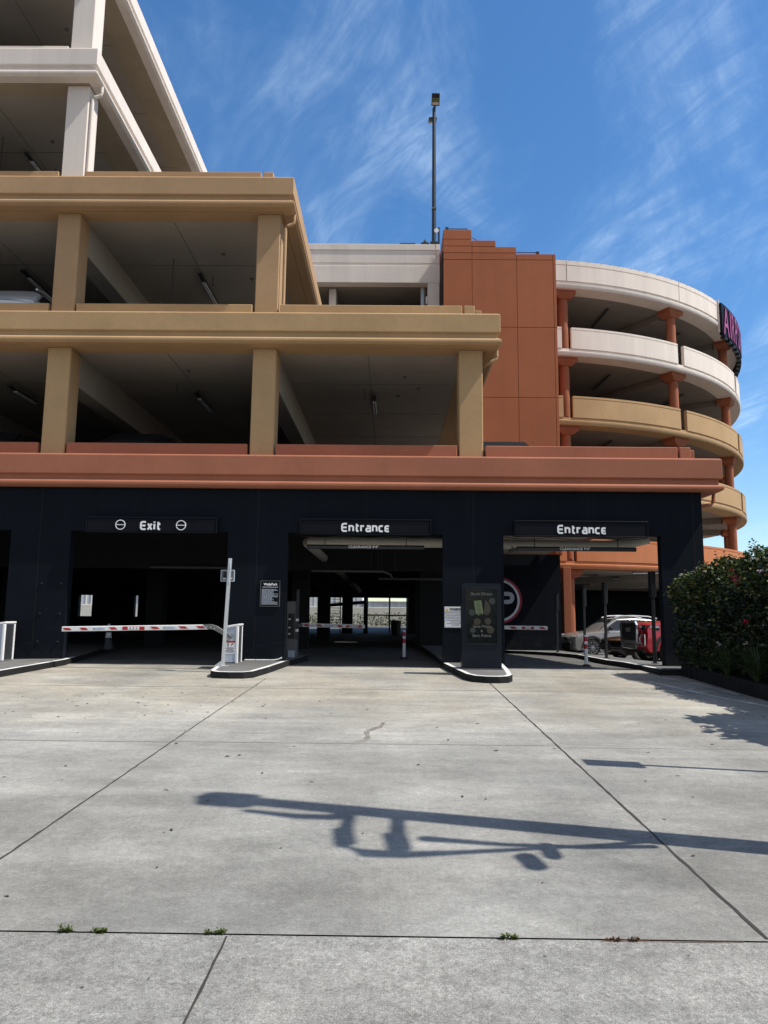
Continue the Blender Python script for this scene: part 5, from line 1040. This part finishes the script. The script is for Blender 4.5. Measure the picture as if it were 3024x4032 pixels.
def grass_clump(x, y, z, n, L, label, spread=.5, mat='blade'):
    o = thing('grass_clump', label, 'grass clump', (x, y, z), 'arching grass clumps along the planter kerb'); m = MB()
    for i in range(n):
        a = rnd.uniform(0, 2*pi); l = L*rnd.uniform(.6, 1.15); out = rnd.uniform(.25, 1.0)*spread; d = Vector((cos(a), sin(a), 0)); w = Vector((-sin(a), cos(a), 0))*rnd.uniform(.006, .012); P_ = []
        for k in range(7): t_ = k/6; P_.append(Vector((x, y, z))+d*(out*l*t_*(.6+.9*t_))+Vector((rnd.uniform(-.02, .02), rnd.uniform(-.02, .02), l*(1.25*t_-1.15*out*t_*t_*1.0))))
        vs = []
        for k, q in enumerate(P_): ww = w*(1-.85*(k/6)**2); vs += [q-ww, q+ww]
        m.add(vs, [(2*k, 2*k+1, 2*k+3, 2*k+2) for k in range(6)])
    m.build('blades', mat, o); return o
for x, y, n, L, lb in ((6.08, 14.9, 130, .60, 'arching grass clump in the planter nearest the black wall'), (6.08, 13.6, 150, .68, 'arching grass clump spilling over the middle of the planter kerb'), (6.12, 12.6, 200, .80, 'large arching grass clump at the right edge of the photo'), (6.08, 14.3, 70, .45, 'small grass clump between the two left clumps')):
    grass_clump(x, y, SL*y+.2, n, L, lb, .85)
# taller shrub outside the frame on the right; its leafy shade falls on the lane
SH = thing('leafy_shrub', 'tall leafy shrub beyond the right edge casting shade on the lane', 'shrub', (6.9, 9.2, .5)); m = MB(); ms = MB()
for i in range(34):
    y = rnd.uniform(8.0, 10.3); x = rnd.uniform(6.5, 7.6); z0 = SL*y+.2; H = rnd.uniform(2.6, 3.75)*(1-.12*abs(y-9.2)); top = Vector((x-rnd.uniform(.0, .35), y+rnd.gauss(0, .3), z0+H)); ms.tube([(x, y, z0), ((x+top.x)/2, (y+top.y)/2, z0+H*.5), top], [.03, .02, .008], 6)
    for k in range(190):
        t_ = rnd.uniform(.35, 1); q = Vector((x, y, z0)).lerp(top, t_); a = rnd.uniform(0, 2*pi); d = Vector((cos(a), sin(a), rnd.uniform(-.2, .7))); l = rnd.uniform(.1, .26); m.cur = rnd.choice((0, 1)); leaf(m, q+d*rnd.uniform(.0, .22), d, Vector((0, 0, 1)), l, rnd)
m.build('foliage', ['leaf_dark', 'leaf_mid'], SH)['kind'] = 'stuff'; ms.build('stems', 'bark', SH)
# weeds rooted in the pavement joint
def weed(x, y, n, s, label, mat='weed_green', w=.10):
    z = SL*y; o = thing('weed', label, 'weed', (x, y, z), 'weeds growing in the pavement joint'); m = MB()
    for i in range(n):
        px_ = x+rnd.uniform(-w, w); a = rnd.uniform(0, 2*pi); d = Vector((cos(a)*.7, sin(a)*.5, rnd.uniform(.4, 1.3))); L = rnd.uniform(.3, 1)*s
        for k in range(5): leaf(m, Vector((px_, y, z))+d.normalized()*L*k/5, Vector((rnd.gauss(0, 1), rnd.gauss(0, 1), rnd.uniform(0, 1))), Vector((0, 0, 1)), rnd.uniform(.012, .022), rnd)
    m.build('leaves', mat, o)
weed(-1.585, 3.905, 18, .036, 'largest weed tuft in the joint, leftmost of four', w=.032); weed(-1.42, 3.905, 14, .030, 'second weed tuft in the joint from the left', w=.026); weed(-.855, 3.905, 22, .028, 'low spreading weed where the two pavement joints meet', w=.045); weed(.60, 3.90, 16, .026, 'weed tuft in the right half of the joint', w=.04)
weed(1.16, 3.895, 14, .018, 'dry reddish weed near the right end of joint', 'joint_rust', .08)
# scattered dry leaves and grit
m = MB(); rnd = random.Random(5)
def bit(x, y, s):
    a = rnd.uniform(0, pi); d = Vector((cos(a), sin(a), 0)); w = Vector((-sin(a), cos(a), 0)); z = gz(x, y)+.004; q = Vector((x, y, z)); m.add([q-d*s, q+w*s*.35+Vector((0, 0, s*.25)), q+d*s+Vector((0, 0, s*.1)), q-w*s*.35], [(0, 1, 2, 3)])
for i in range(70): bit(rnd.gauss(-3.6, 1.3), rnd.gauss(11.6, 1.1), rnd.uniform(.012, .035))
for i in range(95): bit(rnd.uniform(-5.5, 4.8), rnd.uniform(4.2, 13.5), rnd.uniform(.010, .034))
for i in range(30): bit(rnd.uniform(-2, 2.2), rnd.uniform(2.6, 3.85), rnd.uniform(.004, .012))
for i in range(60): bit(rnd.uniform(5.0, 6.0), rnd.uniform(10.5, 15.5), rnd.uniform(.012, .03))
tag(m.build('fallen_leaves', 'litter'), 'small dry leaves scattered over the concrete', 'leaf litter', None, 'stuff')

# ------------------------------------------------------------------ street furniture beyond the right edge that throws the shadows
X0, Y0 = 3.63, 4.98; z00 = SL*Y0; YL = lambda z: Y0+.048*(z-z00)     # the pole leans slightly away from the camera
TS = thing('signal_pole', 'traffic signal pole with lamp and signal heads beyond the right edge', 'signal pole', (X0, Y0, z00))
MB().tube([(X0, Y0, z00), (X0, YL(z00+.3), z00+.3), (X0, YL(z00+4.5), z00+4.5), (X0, YL(z00+7.9), z00+7.9)], [.17, .15, .13, .105], 14).build('pole', 'cabinet_grey', TS, smooth=True)
MB().lathe([(.30, z00-.02), (.30, z00+.03), (.24, z00+.06), (.20, z00+.30)], (X0, Y0, 0), 20).build('base_cover', 'cabinet_grey', TS, smooth=True)
hz = lambda xs: (X0-xs)/.65+.18
m = MB(); m.obox((X0, YL((hz(-1.57)+hz(-1.05))/2)-.02, (hz(-1.57)+hz(-1.05))/2), (.10, 0, 0), (0, .20, 0), (0, 0, (hz(-1.57)-hz(-1.18))/2)); m.build('lamp_head', 'cabinet_grey', TS, bevel=.09, seg=3)
m = MB(); m.tube([(X0, YL(hz(-1.10))-.26, hz(-1.10)), (X0, YL(hz(-.7))-.28, hz(-.7)), (X0, YL(hz(-.42))-.22, hz(-.42)), (X0, YL(hz(-.25)), hz(-.25))], [.04, .065, .07, .06], 8); m.build('sensor_arm', 'cabinet_grey', TS)
for xs, w in ((-.30, .12), (.07, .14)):
    m = MB(); m.obox((X0, YL(hz(xs))-.30, hz(xs)), (.04, 0, 0), (0, .25, 0), (0, 0, w*.42)); m.obox((X0+.03, YL(hz(xs))-.62, hz(xs)+.05), (.05, 0, 0), (0, .19, .04), (0, -.03, w*.6)); m.build('signal_head', 'dark_metal', TS, bevel=.05, seg=2)
m = MB(); m.tube([(X0, YL(hz(-.30))-.80, hz(-.30)), (X0, YL(hz(-.12))-.90, hz(-.12)), (X0, YL(hz(.10))-.86, hz(.10)), (X0, YL(hz(.45))-.72, hz(.45)), (X0, YL(hz(.95))-.50, hz(.95)), (X0, YL(hz(1.5))-.25, hz(1.5)), (X0, YL(hz(1.8))-.1, hz(1.8))], [.05, .075, .065, .045, .03, .03, .03], 8); m.build('bracket', 'cabinet_grey', TS)
m = MB(); m.tube([(X0, YL(hz(.26))-.50, hz(.26)), (X0, YL(hz(.8))-.46, hz(.8)), (X0, YL(hz(1.3))-.36, hz(1.3)), (X0, YL(hz(1.8))-.2, hz(1.8))], [.06, .035, .04, .035], 8); m.build('conduit', 'cabinet_grey', TS)
m = MB(); m.obox((X0, YL(hz(.92))-.74, hz(.92)), (.05, 0, 0), (0, .14, .05), (0, -.03, .08)); m.obox((X0, YL(hz(1.08))-.50, hz(1.08)), (.05, 0, 0), (0, .16, 0), (0, 0, .06)); m.build('pedestrian_signal', 'dark_metal', TS, bevel=.04)
X0, Y0 = 4.25, 7.31; z00 = SL*Y0; SP = thing('street_sign', 'slim sign post beyond the right edge whose shadow crosses the lane', 'sign post', (X0, Y0, z00))
MB().tube([(X0, Y0, z00), (X0, Y0, z00+3.15)], .032, 10).build('post', 'metal_silver', SP, smooth=True); MB().box((X0-.04, Y0-.13, z00+2.70), (X0+.03, Y0+.13, z00+3.48)).build('panel', 'cabinet_grey', SP, bevel=.01)

# ------------------------------------------------------------------ what lies beyond the garage
BW = tag(MB().box((-40, 76, .3), (6, 76.4, 2.44)).build('boundary_wall', 'beige_block', None, bevel=.02), 'low beige wall across the lane behind the garage', 'wall')
HB = thing('rear_hedge', 'dark low hedge in front of the beige rear wall', 'hedge', (-3, 74.8, .54)); m = MB(); rnd = random.Random(9)
for i in range(1500): leaf(m, Vector((rnd.uniform(-10, 4), rnd.uniform(74.2, 75.4), .54+rnd.uniform(0, 1.15+.15*sin(i)))), Vector((rnd.gauss(0, 1), rnd.gauss(0, 1), rnd.gauss(.4, 1))), Vector((0, 0, 1)), rnd.uniform(.15, .3), rnd)
m.build('foliage', 'leaf_mid', HB)
RB = thing('rear_building', 'grey ribbed building seen through the rear openings', 'building', (-18, 92, 0)); MB().box((-50, 92, -.3), (-3.4, 106, 11)).build('wall', 'grey_block', RB)
m = MB()
for i in range(60): m.box((-43+i*.66, 91.95, .2), (-42.9+i*.66, 92, 11))
m.build('cladding_ribs', 'beige_block', RB)
RB = thing('low_shed', 'low grey shed with vertical posts behind the garage', 'building', (0, 91, 0)); MB().box((-3.3, 91, -.3), (12, 100, 3.22)).build('wall', 'grey_block', RB); MB().box((-3.38, 90.8, 3.222), (12.1, 100.2, 3.32)).build('roof', 'beige_block', RB)
m = MB()
for x in (-1.6, -.5, .6, 1.7): m.box((x*1.3, 90.93, 0), (x*1.3+.1, 90.99, 3.2))
m.build('post', 'metal_silver', RB)
ST = thing('metal_stair', 'dark steel stair seen against the light behind the garage', 'stair', (-3.2, 44, .54)); m = MB()
for i in range(9): m.box((-3.7+.0*i, 44+.0*i, 1.2+i*.17), (-2.95, 44.3, 1.225+i*.17))
m.build('treads', 'dark_metal', ST); m = MB(); m.tube([(-3.75, 44, .54), (-3.75, 44, 2.7)], .03, 6); m.tube([(-2.92, 44, .54), (-2.92, 44, 2.7)], .03, 6); m.tube([(-3.7, 44, 2.2), (-1.4, 43.9, 2.42)], .10, 8); m.build('frame', 'dark_metal', ST)
BN = thing('waste_bin', 'dark round bin standing near the rear opening', 'bin', (.35, 43, .54)); MB().lathe([(.26, .54), (.30, 1.28)], (.35, 43, 0), 18).build('drum', 'post_black', BN, smooth=True); MB().lathe([(.31, 1.28), (.31, 1.33), (.2, 1.38)], (.35, 43, 0), 18).build('lid', 'dark_metal', BN)
for i, z in enumerate((10.3, 11.0, 11.6)):
    m = MB(); pts = []
    for k in range(25): t_ = k/24; pts.append((14+150*t_, 108+i*.5, z-.45*4*t_*(1-t_)))
    m.tube(pts, .02, 5); tag(m.build('power_line', 'pole_blue_black'), ('lowest', 'middle', 'highest')[i]+' of three thin power lines behind the hedge', 'power line', 'power lines')
for x in (14, 164):
    U = thing('utility_pole', 'wooden utility pole behind the drum' if x == 14 else 'wooden utility pole far right beyond the frame', 'utility pole', (x, 108.5, -.3), 'utility poles'); MB().tube([(x, 108.5, -.35), (x, 108.5, 12.4)], [.17, .11], 10).build('pole', 'bark', U, smooth=True); MB().box((x-.06, 107.7, 11.6), (x+.06, 109.4, 11.72)).build('crossarm', 'bark', U)
